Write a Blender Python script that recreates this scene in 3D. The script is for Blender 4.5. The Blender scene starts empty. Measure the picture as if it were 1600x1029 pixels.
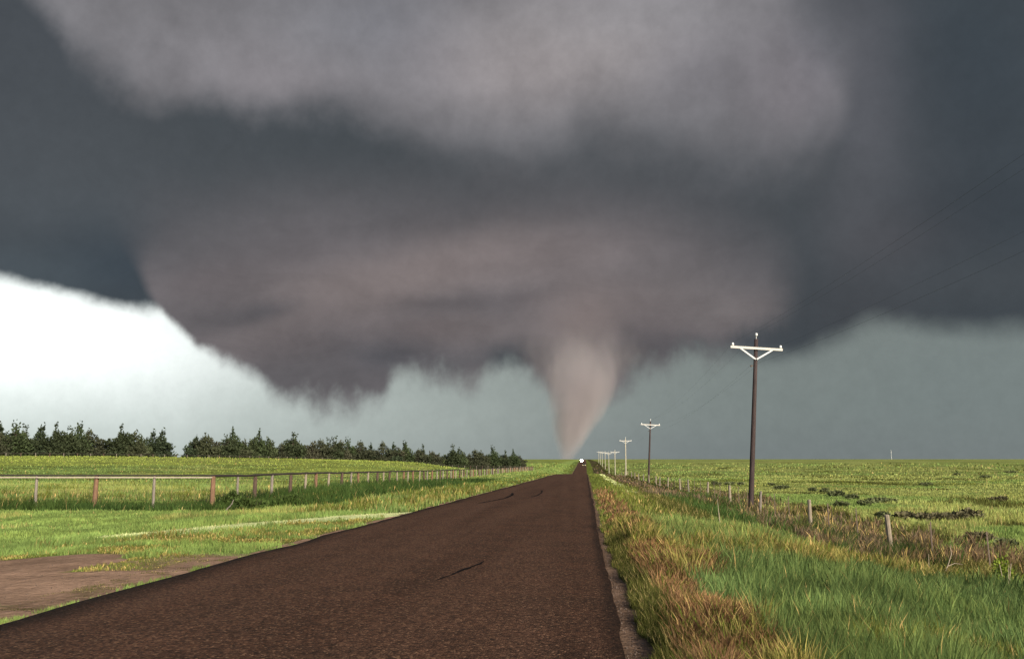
import bpy, bmesh, math, random
import numpy as np
from mathutils import Vector, Matrix

random.seed(7)
rng = np.random.default_rng(7)
sc = bpy.context.scene
C = sc.collection
R = math.radians
PI = math.pi

# ------------------------------------------------------------------ camera
F = 1330.0                                     # focal length in pixels of the 1600 px wide photograph
PITCH, YAW, EYE = R(8.68), R(4.90), 1.6
cam_data = bpy.data.cameras.new('camera')
cam_data.sensor_width = 36.0
cam_data.lens = F / 1600 * 36
cam_data.clip_start, cam_data.clip_end = 0.1, 30000
cam = bpy.data.objects.new('camera', cam_data)
C.objects.link(cam)
cam.location = (0, 0, EYE)
cam.rotation_euler = (R(90) + PITCH, 0, YAW)
sc.camera = cam

# ------------------------------------------------------------------ light and exposure
EXPOSURE = 0.55
SUN_ELEV, SUN_AZ = R(24), R(142)               # azimuth clockwise from +Y: low, behind the camera and to the right
sc.view_settings.view_transform = 'Standard'
sc.view_settings.look = 'None'
sc.view_settings.exposure = EXPOSURE
sc.view_settings.gamma = 1.0
sc.view_settings.use_curve_mapping = False
sc.render.engine = 'CYCLES'
sc.cycles.use_denoising = True
sc.cycles.max_bounces = 6
sc.cycles.diffuse_bounces = 3
sc.cycles.transparent_max_bounces = 8
sc.cycles.volume_bounces = 1
sc.cycles.volume_step_rate = 1.0
sc.cycles.volume_max_steps = 160

sun_data = bpy.data.lights.new('sun', 'SUN')
sun_data.energy = 4.4
sun_data.angle = R(2.0)
sun_data.color = (1.0, 0.90, 0.76)
sun = bpy.data.objects.new('sun', sun_data)
C.objects.link(sun)
to_sun = Vector((math.sin(SUN_AZ) * math.cos(SUN_ELEV), math.cos(SUN_AZ) * math.cos(SUN_ELEV), math.sin(SUN_ELEV)))
sun.rotation_euler = to_sun.to_track_quat('Z', 'Y').to_euler()
sun.location = (60, -80, 60)


def lin(r, g, b):
    f = lambda c: c / 12.92 if c <= 0.04045 else ((c + 0.055) / 1.055) ** 2.4
    return (f(r / 255), f(g / 255), f(b / 255))


def ray(x, y):
    """direction of a pixel of the photograph, used to measure where in the sky a cloud edge stands"""
    f = np.array([-math.sin(YAW) * math.cos(PITCH), math.cos(YAW) * math.cos(PITCH), math.sin(PITCH)])
    rt = np.array([math.cos(YAW), math.sin(YAW), 0])
    up = np.cross(rt, f)
    v = f + rt * (x - 800) / F + up * (514.5 - y) / F
    return v / np.linalg.norm(v)


def sky_deg(x, y):
    v = ray(x, y)
    return math.degrees(math.atan2(v[0], v[1])), math.degrees(math.asin(v[2]))


class Nodes:
    """tiny helper to write node maths as calls"""
    def __init__(self, tree):
        self.t, self.n, self.l = tree, tree.nodes, tree.links

    def add(self, kind, **props):
        n = self.n.new(kind)
        for k, v in props.items():
            setattr(n, k, v)
        return n

    def put(self, sock, v):
        if isinstance(v, bpy.types.NodeSocket):
            self.l.new(v, sock)
        elif isinstance(v, (tuple, list)) and len(v) == 3 and sock.type == 'RGBA':
            sock.default_value = (*v, 1)
        else:
            sock.default_value = v

    def m(self, op, a, b=0.0, c=0.0, clamp=False):
        n = self.add('ShaderNodeMath', operation=op, use_clamp=clamp)
        for i, v in enumerate((a, b, c)):
            self.put(n.inputs[i], v)
        return n.outputs[0]

    def step(self, v, lo, hi, a=0.0, b=1.0):
        n = self.add('ShaderNodeMapRange', interpolation_type='SMOOTHSTEP')
        for i, x in enumerate((v, lo, hi, a, b)):
            self.put(n.inputs[i], x)
        return n.outputs[0]

    def lmap(self, v, lo, hi, a=0.0, b=1.0, clamp=True):
        n = self.add('ShaderNodeMapRange', clamp=clamp)
        for i, x in enumerate((v, lo, hi, a, b)):
            self.put(n.inputs[i], x)
        return n.outputs[0]

    def noise(self, vec, scale, detail=4, rough=0.5, distort=0.0, color=False):
        n = self.add('ShaderNodeTexNoise')
        if vec is not None:
            self.l.new(vec, n.inputs['Vector'])
        n.inputs['Scale'].default_value = scale
        n.inputs['Detail'].default_value = detail
        n.inputs['Roughness'].default_value = rough
        n.inputs['Distortion'].default_value = distort
        return n.outputs['Color'] if color else n.outputs['Fac']

    def mix(self, f, a, b, mode='MIX'):
        n = self.add('ShaderNodeMix', data_type='RGBA', blend_type=mode)
        self.put(n.inputs[0], f)
        self.put(n.inputs[6], a)
        self.put(n.inputs[7], b)
        return n.outputs[2]

    def curve(self, v, pts):
        n = self.add('ShaderNodeFloatCurve')
        c = n.mapping.curves[0]
        while len(c.points) > 2:
            c.points.remove(c.points[1])
        c.points[0].location = pts[0]
        c.points[1].location = pts[-1]
        for p in pts[1:-1]:
            c.points.new(*p)
        n.mapping.use_clip = False
        n.mapping.update()
        self.put(n.inputs['Value'], v)
        return n.outputs[0]

    def sep(self, v):
        n = self.add('ShaderNodeSeparateXYZ')
        self.l.new(v, n.inputs[0])
        return n.outputs

    def comb(self, x, y, z):
        n = self.add('ShaderNodeCombineXYZ')
        for i, v in enumerate((x, y, z)):
            self.put(n.inputs[i], v)
        return n.outputs[0]


# ------------------------------------------------------------------ the storm sky (world)
world = bpy.data.worlds.new('World')
sc.world = world
world.use_nodes = True
world.cycles.sampling_method = 'MANUAL'
world.cycles.sample_map_resolution = 512
wt = world.node_tree
wt.nodes.clear()
N = Nodes(wt)
out = N.add('ShaderNodeOutputWorld')
bg = N.add('ShaderNodeBackground')
N.l.new(bg.outputs[0], out.inputs[0])
nishita = N.add('ShaderNodeTexSky', sky_type='NISHITA', sun_disc=False)
nishita.sun_elevation = SUN_ELEV
nishita.sun_rotation = SUN_AZ
SKY_STRENGTH = 0.1
bg.inputs['Strength'].default_value = SKY_STRENGTH

dirv = N.add('ShaderNodeTexCoord').outputs['Generated']
dx, dy, dz = N.sep(dirv)
az = N.m('DEGREES' if False else 'MULTIPLY', N.m('ARCTAN2', dx, dy), 180 / PI)
el = N.m('MULTIPLY', N.m('ARCSINE', dz), 180 / PI)

# slow billows move the edges; fine ones fray them
big = N.sep(N.noise(dirv, 3.0, 3, 0.5, color=True))
mid = N.sep(N.noise(dirv, 9.0, 5, 0.55, color=True))
def jit(sock, amp):
    return N.m('MULTIPLY', N.m('SUBTRACT', sock, 0.5), amp)
scud_v = N.comb(N.m('ADD', N.m('MULTIPLY', az, 0.50), jit(mid[1], .8)), N.m('ADD', N.m('MULTIPLY', el, 0.30), jit(mid[0], .5)), 3.0)
scud = N.noise(scud_v, 1.0, 5, 0.55)
puff = N.noise(dirv, 22.0, 5, 0.6)
uw = N.m('ADD', N.m('ADD', az, jit(big[0], 3.0)), jit(mid[0], 2.2))
vw = N.m('ADD', N.m('ADD', el, jit(big[1], 2.0)), jit(mid[1], 1.8))

U0, U1, V0, V1 = -42.0, 42.0, -10.0, 50.0
un = N.lmap(uw, U0, U1)
un0 = N.lmap(N.m('ADD', az, jit(mid[0], 1.0)), U0, U1)


def edge(pts, u=None):
    """height in degrees of a cloud edge over the azimuth, measured from the photograph"""
    q = []
    for x, y in pts:
        a, e = sky_deg(x, y)
        q.append(((a - U0) / (U1 - U0), (e - V0) / (V1 - V0)))
    if q[0][0] > 0: q.insert(0, (0.0, q[0][1]))
    if q[-1][0] < 1: q.append((1.0, q[-1][1]))
    c = N.curve(un if u is None else u, q)
    return N.m('ADD', N.m('MULTIPLY', c, V1 - V0), V0)


def blob(x, y, sx, sy, u=None, v=None, rot=0.0):
    """soft round patch, 1 in its middle; sizes in photograph pixels"""
    a, e = sky_deg(x, y)
    k = 180 / PI / F
    du = N.m('SUBTRACT', uw if u is None else u, a)
    dv = N.m('SUBTRACT', vw if v is None else v, e)
    if rot:
        c, s = math.cos(R(rot)), math.sin(R(rot))
        du, dv = N.m('ADD', N.m('MULTIPLY', du, c), N.m('MULTIPLY', dv, s)), N.m('SUBTRACT', N.m('MULTIPLY', dv, c), N.m('MULTIPLY', du, s))
    du = N.m('MULTIPLY', du, 1 / (sx * k))
    dv = N.m('MULTIPLY', dv, 1 / (sy * k))
    d = N.m('ADD', N.m('MULTIPLY', du, du), N.m('MULTIPLY', dv, dv))
    return N.m('EXPONENT', N.m('MULTIPLY', d, -1.0))


def lay(col, patches):
    for (x, y, sx, sy, amount, c, *rot) in patches:
        col = N.mix(N.m('MULTIPLY', blob(x, y, sx, sy, rot=rot[0] if rot else 0.0), amount), col, lin(*c))
    return col


# 1 pale rain-filled air under the cloud, brightest where the sky opens on the left
rain = lay(lin(124, 132, 129), [
    (1600, 600, 330, 130, .5, (116, 128, 129)),
    (1000, 715, 700, 55, .75, (113, 120, 122)),
    (1150, 640, 260, 90, .4, (118, 128, 127)),
    (640, 640, 330, 110, .5, (154, 163, 159)),
    (-60, 620, 560, 170, .9, (208, 219, 214)),
    (-80, 505, 330, 95, 1.0, (280, 288, 285)),
    (130, 520, 190, 75, .9, (268, 274, 272)),
])
# 2 the dark blue-grey cloud base behind everything
deck = lay(lin(66, 72, 77), [
    (60, 60, 160, 130, .5, (78, 82, 88)),
    (60, 260, 200, 90, .4, (82, 88, 94)),
    (120, 330, 260, 40, .4, (84, 91, 97)),
    (200, 410, 90, 60, .8, (56, 66, 75)),
    (40, 420, 120, 40, .35, (88, 100, 108)),
    (1360, 170, 75, 190, .9, (100, 100, 106)),
    (1385, 330, 80, 60, .65, (90, 91, 96)),
    (1520, 160, 130, 260, .7, (58, 67, 75)),
    (1420, 370, 90, 40, .45, (84, 82, 86)),
    (1540, 330, 120, 60, .6, (55, 62, 69)),
    (1330, 470, 90, 60, .4, (66, 67, 72)),
    (1560, 440, 140, 45, .35, (80, 84, 88)),
    (600, 300, 700, 110, .6, (79, 83, 87)),
    (950, 300, 350, 70, .5, (78, 81, 85)),
    (1150, 280, 130, 60, .6, (68, 73, 78)),
])
fray = N.lmap(az, sky_deg(250, 500)[0], sky_deg(500, 500)[0], 0.08, 1.0)
e1 = N.m('ADD', edge([(-60, 425), (0, 432), (60, 447), (150, 470), (240, 484), (285, 478), (400, 480), (700, 500), (1000, 520), (1130, 545), (1225, 556),
                      (1270, 542), (1320, 518), (1370, 502), (1450, 508), (1530, 514), (1600, 512), (1700, 515)]),
         N.m('ADD', jit(puff, 0.9), jit(mid[2], 1.4)))
e1s = N.lmap(az, sky_deg(200, 500)[0], sky_deg(1150, 500)[0], 0.55, 1.0)
deck_m = N.step(el, N.m('SUBTRACT', e1, e1s), N.m('ADD', e1, e1s))
lumps = N.m('ADD', N.m('MULTIPLY', big[2], .5), N.m('MULTIPLY', mid[1], .5))
def mottle(c, f, lo, hi):
    k = N.lmap(f, 0.32, 0.68, lo, hi)
    return N.mix(1.0, c, N.comb(k, k, k), 'MULTIPLY')
col = N.mix(deck_m, rain, mottle(deck, lumps, .90, 1.12))
# 3 the sunlit upper cloud
upper = lay(lin(122, 121, 125), [
    (330, 60, 260, 80, .6, (134, 132, 136)),
    (450, 130, 160, 60, .45, (140, 134, 138)),
    (620, 30, 150, 60, .5, (120, 122, 130)),
    (720, 90, 100, 50, .4, (122, 120, 128)),
    (900, 70, 190, 75, .9, (166, 160, 161)),
    (820, 110, 150, 60, .6, (152, 145, 146)),
    (1000, 20, 220, 50, .6, (148, 146, 150)),
    (1090, 110, 90, 60, .45, (112, 110, 116)),
    (1240, 140, 90, 90, .7, (124, 119, 124)),
    (1290, 60, 60, 80, .3, (112, 116, 126)),
])
e3 = N.m('ADD', edge([(-60, -140), (20, -40), (70, 30), (110, 95), (180, 130), (240, 165), (320, 165), (400, 185), (520, 165), (590, 190),
                      (680, 230), (800, 245), (950, 225), (1060, 240), (1180, 240), (1260, 225), (1330, 205), (1500, 180)]),
         N.m('ADD', jit(mid[2], 5.0), jit(puff, 1.6)))
e3s = N.lmap(az, sky_deg(350, 200)[0], sky_deg(1000, 200)[0], 1.5, 3.3)
upper_m = N.step(el, N.m('SUBTRACT', e3, e3s), N.m('ADD', e3, N.m('MULTIPLY', e3s, 1.2)))
def side(pts):
    """azimuth of a steep cloud flank over the height"""
    q = []
    for x, y in pts:
        a, e = sky_deg(x, y)
        q.append(((e - V0) / (V1 - V0), (a - U0) / (U1 - U0)))
    q.sort()
    if q[0][0] > 0: q.insert(0, (0.0, q[0][1]))
    if q[-1][0] < 1: q.append((1.0, q[-1][1]))
    c = N.curve(N.lmap(N.m('ADD', el, jit(mid[2], .6)), V0, V1), q)
    return N.m('ADD', N.m('MULTIPLY', c, U1 - U0), U0)
ur = side([(1285, -60), (1285, 0), (1305, 60), (1324, 130), (1322, 190), (1290, 250)])
ux = N.m('SUBTRACT', N.m('ADD', az, jit(mid[0], 1.6)), ur)
urs = N.step(el, sky_deg(1320, 170)[1], sky_deg(1300, 20)[1], 0.7, 2.6)
upper_m = N.m('MULTIPLY', upper_m, N.m('SUBTRACT', 1.0, N.step(ux, N.m('MULTIPLY', urs, -1.3), urs)))
col = N.mix(N.m('MULTIPLY', upper_m, 0.96), col, mottle(upper, N.m('ADD', N.m('MULTIPLY', mid[1], .6), N.m('MULTIPLY', puff, .4)), .80, 1.20))
# 4 the lowered wall cloud, warm in the low sun
wall = lay(lin(106, 102, 105), [
    (290, 420, 120, 80, .5, (98, 96, 99)),
    (330, 440, 90, 30, .5, (106, 99, 101), 10),
    (560, 470, 190, 42, .8, (128, 119, 119), 20),
    (700, 420, 230, 45, .85, (133, 123, 122), 12),
    (860, 405, 200, 40, .6, (122, 114, 115), 5),
    (470, 520, 120, 34, .5, (116, 109, 110), 12),
    (425, 488, 60, 16, .75, (86, 85, 89), 8),
    (350, 500, 70, 18, .6, (90, 88, 91), 12),
    (480, 545, 90, 26, .5, (106, 100, 102), 8),
    (520, 585, 120, 30, .7, (92, 90, 93)),
    (440, 600, 60, 20, .5, (98, 96, 99)),
    (615, 550, 70, 22, .75, (80, 81, 86)),
    (680, 515, 70, 22, .6, (116, 107, 107)),
    (760, 515, 70, 26, .55, (114, 106, 106)),
    (700, 478, 80, 13, .6, (94, 90, 92), 6),
    (820, 466, 90, 14, .65, (92, 88, 91), 8),
    (790, 560, 46, 24, .9, (70, 76, 81)),
    (705, 565, 40, 18, .5, (84, 85, 88)),
    (735, 592, 22, 26, .6, (106, 99, 101)),
    (640, 600, 26, 20, .4, (100, 96, 98)),
    (915, 500, 80, 55, .85, (140, 128, 126)),
    (1000, 470, 120, 36, .6, (118, 109, 109)),
    (1040, 510, 60, 26, .6, (112, 104, 105)),
    (840, 580, 26, 50, .6, (92, 88, 91)),
    (985, 560, 28, 50, .7, (88, 85, 88)),
    (1100, 430, 130, 50, .4, (106, 102, 103)),
    (1090, 540, 110, 30, .8, (84, 83, 87)),
    (1190, 400, 60, 110, .35, (90, 90, 94)),
    (1150, 480, 90, 36, .6, (112, 106, 106)),
])
e4 = N.m('ADD', edge([(-60, 470), (200, 470), (240, 480), (280, 515), (320, 548), (370, 578), (420, 612), (470, 634),
                      (540, 640), (585, 628), (610, 600), (650, 588), (700, 592), (740, 606), (765, 588), (800, 578), (840, 600), (880, 640),
                      (930, 640), (968, 606), (1010, 580), (1060, 562), (1120, 548), (1180, 532), (1230, 505), (1300, 470)], u=un0),
         N.m('ADD', N.m('MULTIPLY', jit(scud, 3.6), fray), jit(puff, 1.1)))
soft = N.lmap(az, sky_deg(300, 500)[0], sky_deg(480, 500)[0], 0.45, 1.15)
wall_m = N.step(el, N.m('SUBTRACT', e4, soft), N.m('ADD', e4, N.m('MULTIPLY', soft, 1.3)))
wl_ = side([(270, 520), (244, 482), (217, 420), (198, 345), (188, 200)])
wall_m = N.m('MULTIPLY', wall_m, N.step(N.m('SUBTRACT', N.m('ADD', az, jit(mid[0], .7)), wl_), N.step(el, sky_deg(200, 430)[1], sky_deg(200, 330)[1], -.35, -2.0), N.step(el, sky_deg(200, 430)[1], sky_deg(200, 330)[1], .55, 3.5)))
wr_ = side([(1215, 540), (1226, 500), (1236, 450), (1240, 380), (1230, 300)])
wall_m = N.m('MULTIPLY', wall_m, N.step(N.m('SUBTRACT', N.m('ADD', az, jit(mid[0], 2.4)), wr_), -2.2, 1.4, 1.0, 0.0))
top = N.m('ADD', edge([(0, 380), (220, 370), (400, 330), (600, 320), (800, 320), (1000, 335), (1200, 380), (1250, 400)]), jit(big[2], 5.0))
wall_m = N.m('MULTIPLY', wall_m, N.step(el, N.m('ADD', top, -4.5), N.m('ADD', top, 4.0), 1.0, 0.0))
bands = N.noise(N.comb(N.m('MULTIPLY', N.m('SUBTRACT', az, N.m('MULTIPLY', el, -.6)), 0.13), N.m('MULTIPLY', N.m('ADD', el, N.m('MULTIPLY', az, -.12)), 0.33), 1.0), 1.0, 6, .6, .6)
col = N.mix(wall_m, col, mottle(mottle(wall, bands, .91, 1.09), N.m('ADD', N.m('MULTIPLY', mid[1], .7), N.m('MULTIPLY', puff, .3)), .88, 1.12))
# small-scale unevenness of the vapour
fine = N.noise(dirv, 60.0, 4, 0.7)
col = N.mix(1.0, col, N.comb(*[N.lmap(fine, 0.25, 0.75, 0.95, 1.05)] * 3), 'MULTIPLY')
# the storm ends behind the viewer, where the evening sky is open
gain = 1 / (SKY_STRENGTH * 2 ** EXPOSURE)
cloud = N.mix(1.0, col, (gain, gain, gain), 'MULTIPLY')
away = N.step(N.m('ADD', N.m('ABSOLUTE', az), jit(big[2], 25.0)), 75, 120)
N.put(bg.inputs['Color'], N.mix(away, cloud, nishita.outputs[0]))


# ------------------------------------------------------------------ helpers for objects
def tag(o, label=None, cat=None, group=None, kind=None):
    if label: o['label'] = label
    if cat: o['category'] = cat
    if group: o['group'] = group
    if kind: o['kind'] = kind
    return o


def empty(name, loc, rz=0.0):
    o = bpy.data.objects.new(name, None)
    o.empty_display_size = 0.3
    C.objects.link(o)
    o.location = loc
    o.rotation_euler = (0, 0, rz)
    return o


def link(name, me, parent=None, loc=(0, 0, 0), rot=(0, 0, 0), scale=(1, 1, 1)):
    o = bpy.data.objects.new(name, me)
    C.objects.link(o)
    o.location, o.rotation_euler, o.scale = loc, rot, scale
    if parent: o.parent = parent
    return o


def np_mesh(name, V, Fc, mat, color=None, smooth=False, sizes=None):
    """V (n,3), Fc (m,k) same-size faces, or flat loop list with sizes"""
    me = bpy.data.meshes.new(name)
    V = np.asarray(V, np.float32)
    Fc = np.asarray(Fc, np.int32)
    if sizes is None:
        sizes = np.full(len(Fc), Fc.shape[1], np.int32)
    flat = Fc.ravel()
    me.vertices.add(len(V))
    me.vertices.foreach_set('co', V.ravel())
    me.loops.add(len(flat))
    me.loops.foreach_set('vertex_index', flat)
    me.polygons.add(len(sizes))
    st = np.zeros(len(sizes), np.int32)
    st[1:] = np.cumsum(sizes)[:-1]
    me.polygons.foreach_set('loop_start', st)
    me.polygons.foreach_set('loop_total', np.asarray(sizes, np.int32))
    if smooth:
        me.polygons.foreach_set('use_smooth', np.ones(len(sizes), bool))
    me.update(calc_edges=True)
    if color is not None:
        a = me.attributes.new('tint', 'FLOAT_COLOR', 'POINT')
        c4 = np.ones((len(V), 4), np.float32)
        c4[:, :3] = color
        a.data.foreach_set('color', c4.ravel())
    me.materials.append(mat)
    return me


class MB:
    """collects simple shapes into one mesh"""
    def __init__(self):
        self.v, self.f = [], []

    def _add(self, vs, fs):
        b = len(self.v)
        self.v += [tuple(p) for p in vs]
        self.f += [tuple(b + i for i in f) for f in fs]
        return self

    def box(self, c, s, M=None):
        x, y, z = [k / 2 for k in s]
        vs = [Vector((sx * x, sy * y, sz * z)) for sz in (-1, 1) for sy in (-1, 1) for sx in (-1, 1)]
        if M: vs = [M @ p for p in vs]
        vs = [p + Vector(c) for p in vs]
        return self._add(vs, [(0, 2, 3, 1), (4, 5, 7, 6), (0, 1, 5, 4), (2, 6, 7, 3), (0, 4, 6, 2), (1, 3, 7, 5)])

    def tube(self, pts, rad, n=8, cap=True, wob=0.0):
        pts = [Vector(p) for p in pts]
        if not isinstance(rad, (list, tuple)): rad = [rad] * len(pts)
        vs, fs = [], []
        up0 = Vector((0, 0, 1))
        for i, p in enumerate(pts):
            d = (pts[min(i + 1, len(pts) - 1)] - pts[max(i - 1, 0)]).normalized()
            a = d.cross(up0 if abs(d.z) < 0.9 else Vector((0, 1, 0))).normalized()
            b = d.cross(a)
            for k in range(n):
                t = 2 * PI * k / n
                r = rad[i] * (1 + random.uniform(-wob, wob))
                vs.append(p + a * (r * math.cos(t)) + b * (r * math.sin(t)))
        for i in range(len(pts) - 1):
            for k in range(n):
                k2 = (k + 1) % n
                fs.append((i * n + k, i * n + k2, (i + 1) * n + k2, (i + 1) * n + k))
        if cap:
            fs.append(tuple(range(n))[::-1])
            fs.append(tuple(range((len(pts) - 1) * n, len(pts) * n)))
        return self._add(vs, fs)

    def lathe(self, c, prof, n=12, axis='z'):
        vs, fs = [], []
        for (r, z) in prof:
            for k in range(n):
                t = 2 * PI * k / n
                p = (r * math.cos(t), r * math.sin(t), z)
                if axis == 'x': p = (z, r * math.cos(t), r * math.sin(t))
                if axis == 'y': p = (r * math.cos(t), z, r * math.sin(t))
                vs.append(Vector(p) + Vector(c))
        for i in range(len(prof) - 1):
            for k in range(n):
                k2 = (k + 1) % n
                fs.append((i * n + k, i * n + k2, (i + 1) * n + k2, (i + 1) * n + k))
        fs.append(tuple(range(n))[::-1])
        fs.append(tuple(range((len(prof) - 1) * n, len(prof) * n)))
        return self._add(vs, fs)

    def mesh(self, name, mat, smooth=False):
        me = bpy.data.meshes.new(name)
        me.from_pydata(self.v, [], self.f)
        bm = bmesh.new()
        bm.from_mesh(me)
        bmesh.ops.recalc_face_normals(bm, faces=bm.faces)
        bm.to_mesh(me)
        bm.free()
        me.materials.append(mat)
        if smooth:
            me.polygons.foreach_set('use_smooth', np.ones(len(me.polygons), bool))
        return me

    def build(self, name, mat, parent=None, smooth=False, **kw):
        return link(name, self.mesh(name, mat, smooth), parent, **kw)


# ------------------------------------------------------------------ materials
def material(name):
    m = bpy.data.materials.new(name)
    m.use_nodes = True
    m.node_tree.nodes.clear()
    n = Nodes(m.node_tree)
    o = n.add('ShaderNodeOutputMaterial')
    b = n.add('ShaderNodeBsdfPrincipled')
    n.l.new(b.outputs[0], o.inputs[0])
    return m, n, b, o


def bump(n, b, height, strength=0.5, dist=0.02):
    k = n.add('ShaderNodeBump')
    k.inputs['Strength'].default_value = strength
    k.inputs['Distance'].default_value = dist
    n.l.new(height, k.inputs['Height'])
    n.l.new(k.outputs[0], b.inputs['Normal'])


def simple(name, col, rough=0.7, metal=0.0, var=0.25, scale=8.0, spec=0.3, stretch=(1, 1, 1), bmp=0.0):
    m, n, b, o = material(name)
    mp = n.add('ShaderNodeMapping')
    mp.inputs['Scale'].default_value = stretch
    n.l.new(n.add('ShaderNodeTexCoord').outputs['Object'], mp.inputs[0])
    f = n.noise(mp.outputs[0], scale, 5, 0.6)
    k = n.lmap(f, 0.3, 0.7, 1 - var, 1 + var)
    n.put(b.inputs['Base Color'], n.mix(1.0, col, n.comb(k, k, k), 'MULTIPLY'))
    b.inputs['Roughness'].default_value = rough
    b.inputs['Metallic'].default_value = metal
    b.inputs['Specular IOR Level'].default_value = spec
    if bmp: bump(n, b, f, bmp)
    return m


def leaf_mat(name, trans=0.35, var=0.25, vscale=1.3):
    """blades and leaves: colour from the plant itself, partly see-through"""
    m, n, b, o = material(name)
    n.n.remove(b)
    c = n.add('ShaderNodeAttribute', attribute_name='tint').outputs['Color']
    f = n.noise(n.add('ShaderNodeTexCoord').outputs['Object'], vscale, 3, 0.6)
    k = n.lmap(f, 0.3, 0.7, 1 - var, 1 + var)
    c = n.mix(1.0, c, n.comb(k, k, k), 'MULTIPLY')
    d, t = n.add('ShaderNodeBsdfDiffuse'), n.add('ShaderNodeBsdfTranslucent')
    n.put(d.inputs[0], c)
    n.put(t.inputs[0], c)
    x = n.add('ShaderNodeMixShader')
    x.inputs[0].default_value = trans
    n.l.new(d.outputs[0], x.inputs[1])
    n.l.new(t.outputs[0], x.inputs[2])
    n.l.new(x.outputs[0], o.inputs[0])
    return m


M_grass = leaf_mat('grass_blades')
M_leaf = leaf_mat('tree_leaves', trans=0.15, var=0.35, vscale=0.9)
M_bark = simple('bark', (0.06, 0.045, 0.035), 0.9, var=0.4, scale=6)
M_pole = simple('creosoted_wood', (0.045, 0.03, 0.028), 0.8, var=0.45, scale=3.0, stretch=(9, 9, .5), bmp=0.3)
M_paint = simple('pale_weathered_timber', (0.62, 0.58, 0.52), 0.7, var=0.15, scale=5, stretch=(1, 8, 8))
M_galv = simple('galvanised_steel', (0.6, 0.6, 0.58), 0.45, 0.3, var=0.1)
M_porcelain = simple('white_porcelain', (0.82, 0.82, 0.8), 0.25, var=0.05, spec=0.6)
M_wire = simple('bare_conductor', (0.11, 0.115, 0.12), 0.8, 0.0, var=0.05)
M_fwire = simple('rusty_fence_wire', (0.12, 0.09, 0.07), 0.6, 0.5, var=0.2)
M_brown_post = simple('brown_post', (0.175, 0.098, 0.058), 0.85, var=0.4, scale=6, stretch=(5, 5, .7), bmp=0.3)
M_grey_post = simple('grey_post', (0.20, 0.17, 0.14), 0.9, var=0.35, scale=6, stretch=(5, 5, .7), bmp=0.3)
M_pale_post = simple('pale_post', (0.25, 0.205, 0.15), 0.9, var=0.3, scale=6, stretch=(5, 5, .7), bmp=0.3)
M_dark_post = simple('dark_post', (0.085, 0.055, 0.04), 0.9, var=0.35, scale=6, stretch=(5, 5, .7), bmp=0.3)
M_rail_lit = simple('lit_rail', (0.36, 0.30, 0.235), 0.85, var=0.25, scale=5, stretch=(.7, 6, 6), bmp=0.3)  # pale tone is the light on the rail's face, put into the colour
M_rail_dark = simple('dark_rail', (0.035, 0.028, 0.024), 0.9, var=0.35, scale=5, stretch=(.7, 6, 6), bmp=0.3)
M_stone = simple('gravel', (0.11, 0.078, 0.06), 0.9, var=0.35, scale=30)
M_stick = simple('dead_stick', (0.42, 0.34, 0.25), 0.85, var=0.25, scale=10)


# ------------------------------------------------------------------ the lie of the land
FA, FB = np.array([-107., 155.]), np.array([-17., 281.])     # the two ends of the far fence

def smooth(t): t=np.clip(t,0,1); return t*t*(3-2*t)
def mono(xs,ys,q):
    # smooth interpolation (hermite, finite-difference tangents limited)
    xs=np.array(xs,float);ys=np.array(ys,float);d=np.diff(ys)/np.diff(xs)
    m=np.zeros(len(xs));m[0]=d[0];m[-1]=d[-1]
    for i in range(1,len(xs)-1):
        m[i]=0 if d[i-1]*d[i]<=0 else 2*d[i-1]*d[i]/(d[i-1]+d[i])
    q=np.clip(q,xs[0],xs[-1]);i=np.clip(np.searchsorted(xs,q)-1,0,len(xs)-2)
    h=xs[i+1]-xs[i];t=(q-xs[i])/h
    return (2*t**3-3*t**2+1)*ys[i]+(t**3-2*t**2+t)*h*m[i]+(-2*t**3+3*t**2)*ys[i+1]+(t**3-t**2)*h*m[i+1]
def road_z(Y): return mono([-9000,-300,-50,0,100,165,190,230,290,340,382,500,650,765,830,900,1000,1500,3000,9000],[3,1,.2,0,-.75,-1.22,-1.55,-3.4,-4.9,-5.1,-4.7,-3.4,-1.7,-.7,-.4,-.8,-1,.3,2.2,4],Y)
def right_z(Y): return mono([-9000,-300,-20,30,60,121,150,219,302,460,700,1200,2500,9000],[3,.5,-1.2,-1.3,-1.3,-1.85,-2.0,-2.35,-2.7,-2.2,-.6,1,2.6,4],Y)
def left_z(Y): return mono([-9000,-300,0,38,50,100,180,281,400,800,1500,3000,9000],[3,.6,-.4,-.55,-.4,-.75,-1.2,-1.6,-1.5,.3,1.2,2.4,4],Y)
def ground_z(X, Y):
    r, Rz, L = road_z(Y), right_z(Y), left_z(Y)
    d = FB - FA
    n2 = d @ d
    s=((X-FA[0])*d[0]+(Y-FA[1])*d[1])/n2
    c=mono([-3,-.5,0,.43,.6,.75,1,1.5],[1.5,2.1,2.1,1.3,-.1,-1.2,-1.6,-1.5],s)
    ln=np.sqrt(n2);pd=((X-FA[0])*(-d[1])+(Y-FA[1])*d[0])/ln  # + = beyond the fence
    w=np.where(pd<-14,smooth((pd+105)/91),np.where(pd>0,.86*(1-smooth(pd/600)),1-.14*smooth((pd+14)/14)))
    w=w*smooth((-17-X)/25)
    Lz=L+(c-L)*w
    wr=8.5+30*smooth((Y-150)/200)
    zr=r-.05+(Rz-r+.05)*smooth((X-.9)/wr)
    wl=9+4*smooth((Y-150)/200)
    zl=r-.05+(Lz-r+.05)*smooth((-6.8-X)/wl)
    return np.where(X>-3,zr,zl)


def gz(x, y):
    return float(ground_z(np.array(float(x)), np.array(float(y))))


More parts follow.
